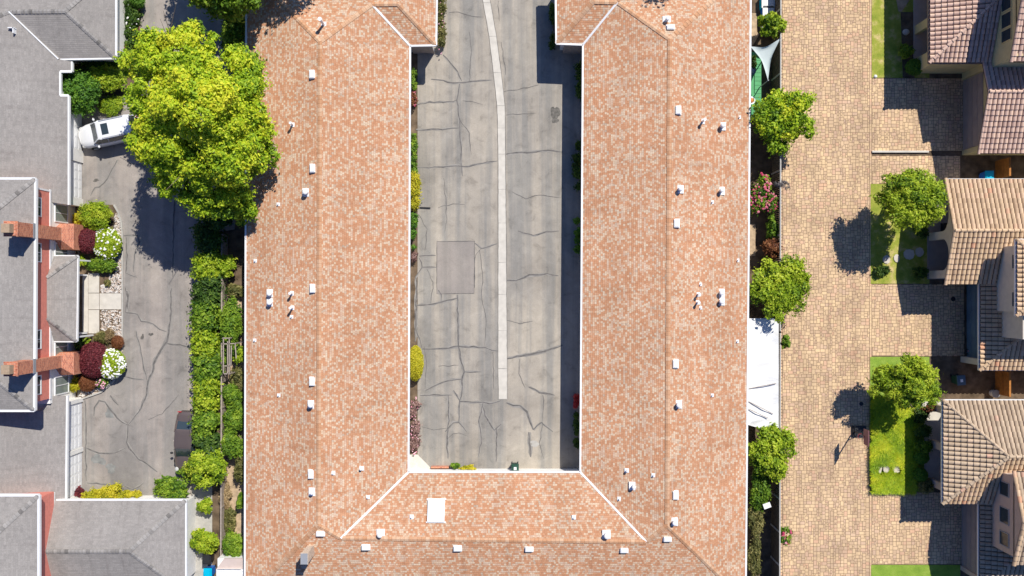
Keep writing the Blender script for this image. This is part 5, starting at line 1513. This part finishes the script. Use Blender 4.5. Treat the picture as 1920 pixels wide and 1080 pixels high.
# flower pots, boxes and shelves in the strip
for px, py, lab, m in ((1409, 188, 'white planter with an orange bloom at the eave above the green deck', 'white'), (1410, 133, 'dark grey round barrel pot at the eave on the green deck', 'slate')):
    c = P(px, py, 1.0); t = thing('plant_pot', lab, 'pot', (c.x, c.y, 0)); g = MB(); g.tube((c.x, c.y, .5), (c.x, c.y, 1.0), .2, .3, 16); g.build('pot', M[m], t)
    g = MB(); g.ball((c.x, c.y, 1.0), .2, 10, 4, 0, (1, 1, .5), True); g.build('bloom', M['orange' if m == 'white' else 'grey_metal'], t, smooth=True)
for px, py, lab, m, sz in ((1440, 26, 'blue storage crate on the yard strip above the small leafy tree', 'blue', (.42, .5, .6)), (1440, 3, 'pale cyan storage box at the top edge of the yard strip', 'cyan', (.5, .5, .6)), (1440, 42, 'grey slatted storage crate just above the small leafy tree', 'grey_metal', (.42, .5, .45))):
    c = P(px, py, .5); t = thing('storage_box', lab, 'storage box', (c.x, c.y, 0)); a, b, h = sz
    g = MB(); q = [(c.x - a, c.y - b), (c.x + a, c.y - b), (c.x + a, c.y + b), (c.x - a, c.y + b)]; g.prism(q, 0, h); g.build('body', M[m], t)
    g = MB(); g.prism([(x, y) for x, y in inset(q, -.03)], h, h + .05); g.prism(inset(q, .12), h + .05, h + .09); g.build('lid', M['white' if m != 'grey_metal' else 'grey_metal'], t)
c = P(1438, 948, 1.4); t = thing('lamp_panel', 'small tilted white solar lamp panel beside the dark fence', 'lamp', (c.x, c.y, 0))
g = MB(); g.box(c.x - .28, c.x + .28, c.y - .2, c.y + .2, 1.38, 1.44, 0, R(20)); g.build('panel', M['white'], t); g = MB(); g.tube((c.x, c.y, 0), (c.x, c.y, 1.38), .03, .03, 8); g.build('post', M['grey_metal'], t)

# basketball hoop
def hoop():
    b = P(1610, 808, 0); t = thing('basketball_hoop', 'portable basketball hoop with black base at the road edge', 'basketball hoop', (b.x, b.y, .03))
    g = MB(); q = [(b.x - .55, b.y - .42), (b.x + .5, b.y - .42), (b.x + .5, b.y + .42), (b.x - .55, b.y + .42)]
    g.prism(q, .03, .2); g.prism(inset(q, .1), .2, .3); g.prism(inset(q, .22), .3, .34); g.build('base', M['black'], t)
    g = MB(); px_ = b.x - .42; g.tube((px_, b.y, .3), (px_, b.y, 2.6), .05, .05, 10); g.tube((b.x + .3, b.y + .1, .3), (px_, b.y, 1.1), .02, .02, 6); g.tube((b.x + .3, b.y - .1, .3), (px_, b.y, 1.1), .02, .02, 6); g.build('pole', M['black'], t)
    g = MB(); xb = b.x - .62; g.box(xb - .02, xb + .02, b.y - .58, b.y + .58, 2.15, 2.95); g.beam((px_, b.y, 2.4), (xb, b.y, 2.5), .06, .06); bb = g.build('backboard', M['hoopboard'], t)
    g = MB(); n = 16; c = Vector((xb - .28, b.y, 2.3))
    for i in range(n):
        a0, a1 = 2 * math.pi * i / n, 2 * math.pi * (i + 1) / n
        g.tube(c + Vector((math.cos(a0), math.sin(a0), 0)) * .23, c + Vector((math.cos(a1), math.sin(a1), 0)) * .23, .012, .012, 5)
    g.beam((xb, b.y, 2.3), (xb - .06, b.y, 2.3), .1, .03); g.build('rim', M['red'], t)
    g = MB()
    for i in range(12):
        a0 = 2 * math.pi * i / 12; a1 = a0 + .25
        g.tube(c + Vector((math.cos(a0), math.sin(a0), 0)) * .23, c + Vector((math.cos(a1) * .14, math.sin(a1) * .14, -.4)), .006, .006, 4)
    g.build('net', M['white'], t)
M['hoopboard'] = plain('dusty maroon backboard', (0.28, 0.12, 0.13), 0.5, 0.4, 0.1)
hoop()
g = MB(); c = P(1615, 757, .033); g.tube((c.x, c.y, .02), (c.x, c.y, .045), .16, .16, 18); tag(g.build('drain_cover', M['black']), 'round black drain cover in the tree shade on the pavers', 'drain cover')
g = MB(); c = P(1708, 563, .033); g.tube((c.x + 3.3, c.y + .1, .02), (c.x + 3.3, c.y + .1, .045), .18, .18, 18); tag(g.build('drain_cover', M['black']), 'round black drain cover near the cream house garage door', 'drain cover')
g = MB(); g.beam(P(787, 389, .06), P(807, 390, .06), .1, .08); tag(g.build('downspout_extension', M['black']), 'short black pipe lying on the court beside the golden hedge', 'pipe')
t = thing('brick_planter', 'low red brick planter wall against the court eave', 'planter', tuple(P(826, 877, 0)))
g = MB(); g.prism(poly((809, 873), (842, 873), (842, 876), (809, 876)), .02, .35); g.prism(poly((809, 880), (842, 880), (842, 884), (809, 884)), .02, .3); g.build('wall', M['brick'], t)
g = MB(); g.prism(poly((809, 876), (842, 876), (842, 880), (809, 880)), .02, .22); g.build('soil', M['soil'], t)
t = thing('brick_edging', 'two strips of red brick edging round the rose bed at the top left', 'edging', tuple(P(245, 30, 0)))
g = MB(); g.prism(poly((233, -60), (238, -60), (238, 78), (233, 78)), 0, .22); g.prism(poly((259, -60), (262, -60), (262, 76), (259, 76)), 0, .22); g.build('wall', M['brick'], t)
# stepping stones in the lawns
for i, (px, py, a, b, lab) in enumerate([(1648, 878, 4, 8, 'pale stepping stone in the long grass, nearest the paved road'), (1660, 878, 6, 8, 'pale stepping stone in the middle of the long grass'), (1679, 878, 7, 8, 'pale squarish stepping stone at the shadow edge of the long grass'), (1702, 874, 9, 6, 'grey stepping stone in shade before the round shrubs'),
                                   (1662, 487, 7, 8, 'pale stepping stone in the sunny strip of the middle lawn'), (1681, 484, 5, 8, 'narrow stepping stone at the shadow edge of the middle lawn'), (1704, 477, 10, 10, 'large shaded flagstone on the middle lawn'), (1724, 473, 8, 9, 'square shaded flagstone nearest the cream porch')]):
    c = P(px, py, .06); k = .0417; g = MB()
    pg = [(c.x + math.cos(x) * a * k * random.uniform(.9, 1.15), c.y + math.sin(x) * b * k * random.uniform(.9, 1.15)) for x in np.arange(9) * 2 * math.pi / 9]
    g.prism(pg, .03, .20 if i < 3 else .10); tag(g.build('stepping_stone', M['stone']), lab, 'stepping stone', 'stepping stones in the lawns')
c = P(1699, 60, .1); g = MB(); g.ball((c.x, c.y, .05), .28, 12, 5, 0, (1, .9, .7), True); tag(g.build('boulder', M['stone'], smooth=True), 'rounded boulder in the shaded bed of the yellow house', 'boulder')
c = P(1642, 143, .1); g = MB(); g.ball((c.x, c.y, .05), .14, 10, 4, 0, (1, 1, .8), True); tag(g.build('lawn_light', M['white'], smooth=True), 'small white dome light at the corner of the top lawn', 'light')
# ------------------------------------------------------------------ plants
P_ = plant
# hedge along the left driveway
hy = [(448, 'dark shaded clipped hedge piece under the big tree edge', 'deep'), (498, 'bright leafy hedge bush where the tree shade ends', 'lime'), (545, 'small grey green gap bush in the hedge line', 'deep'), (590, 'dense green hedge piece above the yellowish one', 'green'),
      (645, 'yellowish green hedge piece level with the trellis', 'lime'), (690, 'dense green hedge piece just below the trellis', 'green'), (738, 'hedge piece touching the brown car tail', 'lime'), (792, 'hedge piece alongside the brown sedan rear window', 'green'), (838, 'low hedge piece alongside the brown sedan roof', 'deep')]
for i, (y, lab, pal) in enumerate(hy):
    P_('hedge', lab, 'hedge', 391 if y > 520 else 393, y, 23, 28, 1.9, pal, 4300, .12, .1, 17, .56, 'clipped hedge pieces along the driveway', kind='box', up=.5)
P_('leafy_shrub', 'pale green leafy shrub spilling from the hedge toward the yard', 'shrub', 412, 500, 32, 30, 2.1, 'lime', 5200, .12)
P_('round_shrub', 'bright lime round shrub over the brown sedan hood', 'shrub', 389, 876, 38, 40, 2.6, 'lime', 9500, .105, .3, 22, .38, up=.6)
P_('leafy_shrub', 'spreading green juniper shrub above the bottom hipped roof corner', 'shrub', 320, 912, 42, 24, 1.5, 'green', 6500, .10, .1, 20)
P_('leafy_shrub', 'small green shrub between the juniper and the round lime shrub', 'shrub', 352, 886, 22, 14, 1.3, 'green', 2200, .09, .1, 9)
P_('golden_shrub', 'golden green clipped shrub along the bottom roof eave', 'shrub', 192, 922, 34, 13, 1.3, 'gold', 6000, .07, .1, 16, .5, kind='box')
P_('golden_shrub', 'low golden green shrub right of the clipped one', 'shrub', 246, 928, 24, 7, .9, 'gold', 2600, .07, .1, 8, .6, kind='box')
P_('red_leaf_shrub', 'dark red shrub at the garage corner by the bottom roof', 'shrub', 142, 923, 17, 12, 1.1, 'wine', 2600, .08, .1, 8)
# back yard plants between fence and shingle eave
for px, py, rx, ry, top, pal, lab in [(437, 600, 22, 42, 1.9, 'green', 'tall leafy shrub behind the fence above the trellis'), (442, 545, 18, 12, 1.0, 'olive', 'dry olive plant by the yard bed above the trellis'), (438, 655, 14, 14, 1.3, 'green', 'green climber growing through the trellis'), (449, 665, 12, 18, 1.2, 'lime', 'yellow green plant between the trellis and the eave'),
                                  (447, 710, 14, 20, 1.0, 'olive', 'olive plant in the yard just below the trellis'), (434, 740, 18, 20, 1.3, 'green', 'green shrub behind the fence level with the car tail'), (440, 785, 22, 30, 1.5, 'green', 'leafy shrub behind the fence level with the brown car'), (438, 835, 24, 26, 1.8, 'green', 'dark leafy shrub behind the fence near the round shrub'),
                                  (452, 870, 12, 30, 1.5, 'olive', 'brownish foliage against the shingle eave'), (385, 950, 14, 14, 1.2, 'lime', 'small yellow green shrub beside the side path'), (385, 1016, 27, 24, 1.7, 'lime', 'rounded leafy green shrub above the black bin'),
                                  (436, 1020, 24, 30, 1.6, 'green', 'green shrub above the garden shed'), (453, 937, 8, 16, 1.3, 'green', 'small deep green shrub tucked at the eave of the dry yard'), (423, 930, 13, 26, .7, 'straw', 'straw coloured dry plant in the lower yard'), (430, 975, 14, 26, .7, 'olive', 'olive dry plant at the middle of the lower yard'), (418, 668, 10, 22, 1.3, 'green', 'green plant growing at the foot of the trellis')]:
    kq = 1.17 if py < 880 else 1.05
    P_('yard_plant', lab, 'plant', px, py, rx * kq, ry * kq, top, pal, int(9 * rx * ry * kq) + 600, .12 if pal != 'straw' else .09, .05, 14, .45, 'plants in the back yard strip', aspect=.42)
# under the big tree edge
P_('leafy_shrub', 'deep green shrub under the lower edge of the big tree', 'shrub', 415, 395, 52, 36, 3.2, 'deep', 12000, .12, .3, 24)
P_('leafy_shrub', 'yellow green leafy sprig overlapping the shingle eave', 'shrub', 455, 402, 24, 26, 3.6, 'lime', 3600, .11, 2.0, 12)
# trees beyond the top edge
def offtree(lab, px, py, z, r, rz, n, pal='deep', leaf=.14, grp=None):
    k = (HC - z) / FP; c = P(px, py, z)
    t = thing('broadleaf_tree', lab, 'tree', (c.x, c.y, 0), grp)
    bl = crown_blobs(c, (r, r, rz), 60, .26, -.4)
    leaf_cloud('crown', bl, n, leaf, M['leaf_' + pal], t, up=.3, lo=-.8)
    trunk(t, (c.x, c.y, 0), (c.x, c.y, z), .22, r * .6, 7)
offtree('dark green tree at the top edge beside the shingle eave', 425, -45, 5.5, 3.3, 2.5, 26000, 'green')
offtree('tree beyond the top edge shading the driveway', 392, -160, 5.5, 3.2, 2.0, 15000, 'green')
offtree('tree casting leafy shade on the top left shingle corner', 548, -190, 8.5, 3.0, 2.2, 5200, 'green')
offtree('tree casting leafy shade on the top right shingle corner', 1290, -262, 8.5, 4.4, 2.2, 8000, 'green')
P_('leafy_shrub', 'shaded leafy shrub along the shingle eave above the big tree', 'shrub', 437, 62, 24, 62, 2.8, 'green', 9000, .12, .2, 22)
# top left garden
P_('clipped_cypress', 'large feathery green clipped shrub in the roof notch', 'shrub', 149, 172, 40, 42, 2.4, 'emer', 16000, .085, .1, 22, .5, up=.6)
P_('clipped_shrub', 'yellow green clipped shrub below the top left roof corner', 'shrub', 203, 148, 34, 24, 1.6, 'lime', 9000, .08, .1, 16, .5, up=.6)
P_('ground_cover', 'bright lime low ground cover beside the white car', 'ground cover', 207, 197, 22, 20, .5, 'lime', 6500, .06, .05, 12, .6, up=.9)
P_('ground_cover', 'dark green ground cover in the shade of the roof corner', 'ground cover', 190, 122, 36, 12, .6, 'emer', 5000, .07, .05, 12, .6)
P_('rose_bush', 'thin rose hedge with small white blooms in the brick edged bed', 'rose bush', 248, 42, 12, 52, .9, 'deep', 6500, .075, .1, 22, .6, kind='box', fl=('white', 26, .07))
P_('rose_bush', 'rose with pink and red blooms at the corner of the top left roof', 'rose bush', 231, 88, 9, 9, .9, 'green', 900, .07, .1, 6, .6, fl=('pinkf', 14, .09))
P_('clipped_shrub', 'round dark clipped shrub at the top edge of the rose bed', 'shrub', 258, 2, 13, 14, 1.3, 'emer', 2200, .07, .1, 8, kind='ball')
# townhouse bed
P_('feathery_shrub', 'bright green feathery round shrub at the head of the planting bed', 'shrub', 182, 405, 32, 28, 1.5, 'lime', 10000, .085, .1, 18, .45, aspect=.3, up=.5)
P_('golden_shrub', 'small golden yellow plant beside the feathery shrub', 'plant', 147, 411, 10, 12, .8, 'gold', 900, .10, .1, 6, .6)
P_('japanese_maple', 'upper dark red dome of fine leaves beside the brick chimney', 'shrub', 166, 452, 21, 23, 1.5, 'wine', 7000, .06, .1, 10, .6, kind='ball', spread=.25)
P_('hydrangea', 'upper round bush of white flowers and lime leaves', 'flowering bush', 201, 457, 26, 29, 1.3, 'lime', 7000, .08, .1, 10, .5, kind='ball', fl=('white', 95, .085))
P_('low_shrub', 'spreading green shrub tinged rust below the upper white flower bush', 'shrub', 194, 497, 33, 17, .9, 'green', 5500, .07, .1, 14, .5)
P_('low_shrub', 'small lime plant at the porch roof corner', 'plant', 153, 489, 9, 13, .8, 'lime', 900, .09, .1, 6)
P_('low_shrub', 'rusty green tuft in the pebbles by the path', 'plant', 202, 531, 8, 8, .4, 'olive', 500, .06, .05, 5)
P_('japanese_maple', 'lower dark red dome of fine leaves beside the brick chimney', 'shrub', 176, 675, 29, 33, 1.5, 'wine', 11000, .06, .1, 10, .6, kind='ball', spread=.25)
P_('hydrangea', 'lower round bush thick with white flowers', 'flowering bush', 209, 682, 26, 27, 1.3, 'lime', 5000, .08, .1, 10, .5, kind='ball', fl=('white', 190, .085))
P_('grass_clump', 'brown dome of fountain grass below the lower dark red shrub', 'grass clump', 164, 717, 17, 17, .8, 'rust', 3800, .10, .05, 6, .7, aspect=.12, kind='ball')
P_('hydrangea', 'small pale pink flower cluster beside the brown grass dome', 'flowering bush', 190, 718, 12, 11, .7, 'green', 500, .07, .1, 6, .6, fl=('palepink', 60, .075))
P_('spiky_plant', 'yellow green strap leaved plant at the foot of the white wall', 'plant', 140, 722, 12, 16, .8, 'gold', 420, .26, .05, 5, .6, aspect=.16, usecore=False)
P_('grass_clump', 'green and straw grass tuft below the path', 'grass clump', 188, 634, 13, 12, .6, 'olive', 900, .16, .05, 5, .6, aspect=.12)
P_('grass_clump', 'straw coloured grass tuft nearest the path end', 'grass clump', 207, 630, 13, 12, .5, 'straw', 1300, .14, .05, 5, .6, aspect=.12)
P_('grass_clump', 'dark brown grass dome at the drive edge', 'grass clump', 221, 642, 11, 13, .7, 'rust', 1800, .10, .05, 5, .6, aspect=.12, kind='ball')
P_('low_shrub', 'dark green plant with lime tips below the porch roof', 'plant', 150, 647, 15, 16, .9, 'deep', 1800, .10, .05, 7)
P_('low_shrub', 'lime leaved plant right of the porch roof corner', 'plant', 162, 641, 8, 8, .7, 'lime', 500, .10, .05, 5)
# courtyard beds
for px, py, rx, ry, top, pal, lab, fl in [(776, 148, 5, 18, 1.3, 'green', 'narrow green shrub in the court bed above the red flowers', None), (776, 186, 5, 14, 1.0, 'rust', 'red and pink flowers in the court bed near the entry shadow', ('pinkf', 26, .06)), (776, 288, 6, 38, 1.0, 'green', 'narrow green hedge above the golden hedge in the court', None),
                                     (776, 435, 6, 34, 1.0, 'emer', 'narrow grassy green hedge below the golden hedge', None), (776, 480, 5, 9, .6, 'mauve', 'small pinkish brown plant below the grassy hedge', None), (777, 797, 9, 54, .7, 'mauve', 'long bed of mauve and brown blooms beside the court', ('palepink', 60, .05))]:
    P_('bed_plant', lab, 'plant', px, py, rx, ry, top, pal, int(60 * ry) + 400, .07, .05, 14, .7, kind='box', fl=fl)
P_('golden_hedge', 'golden yellow clipped hedge against the left court eave', 'hedge', 778, 358, 9, 34, 1.3, 'gold', 6500, .06, .1, 18, .75, kind='box')
P_('round_shrub', 'rounded yellow green topiary against the left court eave', 'shrub', 779, 681, 15, 32, 1.4, 'gold', 8000, .055, .1, 6, .6, kind='ball')
P_('bed_plant', 'flower border with rusty and green leaves along the left bump out', 'plant', 827, 46, 7, 54, .9, 'olive', 4500, .07, .05, 22, .8, kind='box', fl=('palepink', 30, .05))
P_('bed_plant', 'leafy green plant beside the brick planter in the court', 'plant', 852, 873, 10, 7, .6, 'green', 900, .08, .05, 6)
P_('bed_plant', 'golden low border plant right of the brick planter', 'plant', 878, 877, 17, 6, .5, 'gold', 1300, .07, .05, 8)
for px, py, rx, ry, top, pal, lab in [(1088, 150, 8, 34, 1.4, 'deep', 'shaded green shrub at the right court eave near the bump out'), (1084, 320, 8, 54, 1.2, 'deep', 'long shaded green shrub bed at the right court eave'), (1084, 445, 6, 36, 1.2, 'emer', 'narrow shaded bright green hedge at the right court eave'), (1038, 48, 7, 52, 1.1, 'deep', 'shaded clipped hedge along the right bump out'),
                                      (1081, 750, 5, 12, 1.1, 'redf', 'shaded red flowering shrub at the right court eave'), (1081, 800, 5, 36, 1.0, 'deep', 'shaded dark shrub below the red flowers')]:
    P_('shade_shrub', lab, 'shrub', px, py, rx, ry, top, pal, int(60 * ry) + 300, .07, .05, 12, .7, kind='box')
# right yard strip
P_('leafy_tree', 'small bright leafy tree above the shade sail', 'tree', 1448, 45, 31, 25, 3.0, 'lime', 3600, .13, 1.0, 14, .4, tr=True)
P_('leafy_tree', 'yellow green tree overhanging the fence below the shade sail', 'tree', 1463, 222, 66, 62, 3.9, 'maple', 17000, .11, 1.2, 36, .3, tr=True)
P_('bougainvillea', 'pink bougainvillea between the eave and the fence', 'flowering shrub', 1432, 370, 30, 46, 2.0, 'green', 3000, .09, .2, 16, .4, fl=('pinkf', 330, .095))
P_('dry_shrub', 'grey dry branches leaning over the fence by the bougainvillea', 'shrub', 1466, 347, 16, 9, 2.1, 'greyp', 500, .13, 1.2, 6, .5, aspect=.13, usecore=False)
P_('leafy_shrub', 'green shrub at the fence below the bougainvillea', 'shrub', 1448, 428, 14, 26, 1.9, 'green', 2600, .10, .2, 10)
P_('red_leaf_shrub', 'rusty red leaved shrub above the middle fence tree', 'shrub', 1446, 468, 20, 20, 2.0, 'rust', 2800, .09, .2, 10)
P_('leafy_tree', 'leafy green tree overhanging the fence above the white canopy', 'tree', 1459, 545, 70, 70, 3.9, 'lime', 14000, .12, 1.2, 36, .3, tr=True)
P_('leafy_shrub', 'small dark shrub hanging over the fence beside the canopy', 'shrub', 1472, 642, 11, 14, 2.3, 'green', 1300, .09, 1.2, 7)
P_('leafy_tree', 'leafy green tree below the white canopy', 'tree', 1441, 845, 50, 60, 3.2, 'lime', 13000, .115, .8, 30, .33, tr=True)
for px, py, rx, ry, top, pal, lab in [(1422, 915, 22, 42, 1.6, 'green', 'light green shrub below the canopy side tree'), (1415, 975, 16, 32, 1.2, 'olive', 'olive shrub near the white lamp panel'), (1414, 1040, 14, 46, 1.0, 'olive', 'brown green weeds at the bottom of the right yard strip'),
                                      (1412, 120, 6, 18, 1.6, 'deep', 'dark plant beside the sail corner at the eave')]:
    P_('yard_plant', lab, 'plant', px, py, rx, ry, top, pal, int(7 * rx * ry) + 500, .09, .05, 12, .45)
P_('rose_bush', 'red and pink roses hanging over the fence onto the pavers', 'rose bush', 1472, 1002, 14, 20, 1.9, 'green', 700, .09, 1.0, 7, .45, fl=('pinkf', 22, .10))
# front gardens right
P_('leafy_tree', 'bright lime tree before the cream house on the middle lawn', 'tree', 1708, 375, 78, 64, 5.4, 'lime', 24000, .12, 2.0, 56, .25, tr=True, aspect=.35)
P_('leafy_tree', 'bright lime tree before the beige pink house above the long grass', 'tree', 1700, 717, 70, 56, 4.9, 'lime', 16500, .12, 2.0, 40, .26, tr=True, aspect=.35)
for px, py, r, pal, lab in [(1727, 808, 17, 'deep', 'dark shaded shrub topmost in the row at the beige pink porch'), (1729, 837, 18, 'green', 'lit green round shrub at the beige pink porch'), (1727, 857, 13, 'emer', 'small green ball shrub under the lit round one'), (1725, 890, 13, 'emer', 'clipped green ball shrub near the driveway end'),
                          (1737, 911, 16, 'olive', 'rusty olive shrub at the driveway corner of the beige pink house'), (1722, 778, 18, 'deep', 'dark leafy shrub under the lower lime tree'), (1714, 126, 16, 'emer', 'dark round shrub at the south pier of the yellow house'), (1697, 97, 14, 'green', 'loose green shrub in the shaded bed of the yellow house'),
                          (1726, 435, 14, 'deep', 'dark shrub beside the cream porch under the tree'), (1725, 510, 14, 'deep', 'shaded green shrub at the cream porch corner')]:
    P_('round_shrub', lab, 'shrub', px, py, r, r * .95, 1.1, pal, int(r * 130), .065, .05, 8, .55, kind='ball' if pal == 'emer' else 'round')
P_('flowering_shrub', 'orange leaved shrub at the porch roof corner of the beige pink house', 'shrub', 1740, 766, 14, 9, 1.4, 'rust', 900, .08, .2, 6)
P_('low_shrub', 'dark strappy plants beside the middle lawn stepping stones', 'plant', 1653, 508, 17, 14, .6, 'deep', 900, .12, .05, 6, aspect=.2)

# long grass in front of the beige pink house
def grass(name, rect, n, h, pal, clear=()):
    g0 = rng.random((n, 2))
    qx, qy = rect[0] + (rect[2] - rect[0]) * g0[:, 0], rect[1] + (rect[3] - rect[1]) * (1 - g0[:, 1])
    keep = np.ones(n, bool)
    for sx, sy, sa, sb in clear: keep &= ((qx - sx) / (sa + 2)) ** 2 + ((qy - sy) / (sb + 2)) ** 2 > 1
    g0 = g0[keep]; n = len(g0)
    c0, c1 = P(rect[0], rect[1], .05), P(rect[2], rect[3], .05)
    x = c0.x + (c1.x - c0.x) * g0[:, 0]; y = c1.y + (c0.y - c1.y) * g0[:, 1]
    cl = np.sin(x * 2.3 + np.sin(y * 1.7) * 2) + np.cos(y * 2.9 + np.sin(x * 1.9) * 2)
    a = rng.uniform(0, 6.28, n) * .6 + cl * 1.3 + np.floor(x * 2.2) * 2.1 + np.floor(y * 1.9) * 3.7
    ln = h * rng.uniform(.6, 1.5, n)
    w = .016 * rng.uniform(.7, 1.4, n)
    dx, dy = np.cos(a), np.sin(a)
    z0 = np.full(n, .05)
    A = np.stack([x - dy * w, y + dx * w, z0], 1); B = np.stack([x + dy * w, y - dx * w, z0], 1)
    C = np.stack([x + dx * ln * .35 + dy * w * .8, y + dy * ln * .35 - dx * w * .8, z0 + ln * .75], 1); D = np.stack([x + dx * ln * .35 - dy * w * .8, y + dy * ln * .35 + dx * w * .8, z0 + ln * .75], 1)
    E = np.stack([x + dx * ln * .95, y + dy * ln * .95, z0 + ln * .85], 1)
    v = np.stack([A, B, C, D, E], 1).reshape(-1, 3)
    me = bpy.data.meshes.new(name); b = np.arange(n) * 5
    me.vertices.add(n * 5); me.vertices.foreach_set('co', v.reshape(-1))
    li = np.stack([b, b + 1, b + 2, b + 3, b + 3, b + 2, b + 4], 1).reshape(-1).astype(np.int32)
    me.loops.add(n * 7); me.loops.foreach_set('vertex_index', li)
    ls = np.stack([np.arange(n) * 7, np.arange(n) * 7 + 4], 1).reshape(-1).astype(np.int32)
    lt = np.tile([4, 3], n).astype(np.int32)
    me.polygons.add(n * 2); me.polygons.foreach_set('loop_start', ls); me.polygons.foreach_set('loop_total', lt)
    me.update(calc_edges=True); me.materials.append(M['leaf_' + pal])
    t = np.repeat(np.clip(.60 + cl * .16 + rng.normal(size=n) * .16, 0, 1), 2)
    tint_attr(me, t)
    o = link(name, me); o['kind'] = 'stuff'
    return o
grass('long_grass', (1633, 745, 1712, 921), 72000, .30, 'maple', ((1648, 878, 5, 9), (1661, 878, 7, 9), (1680, 878, 8, 9)))
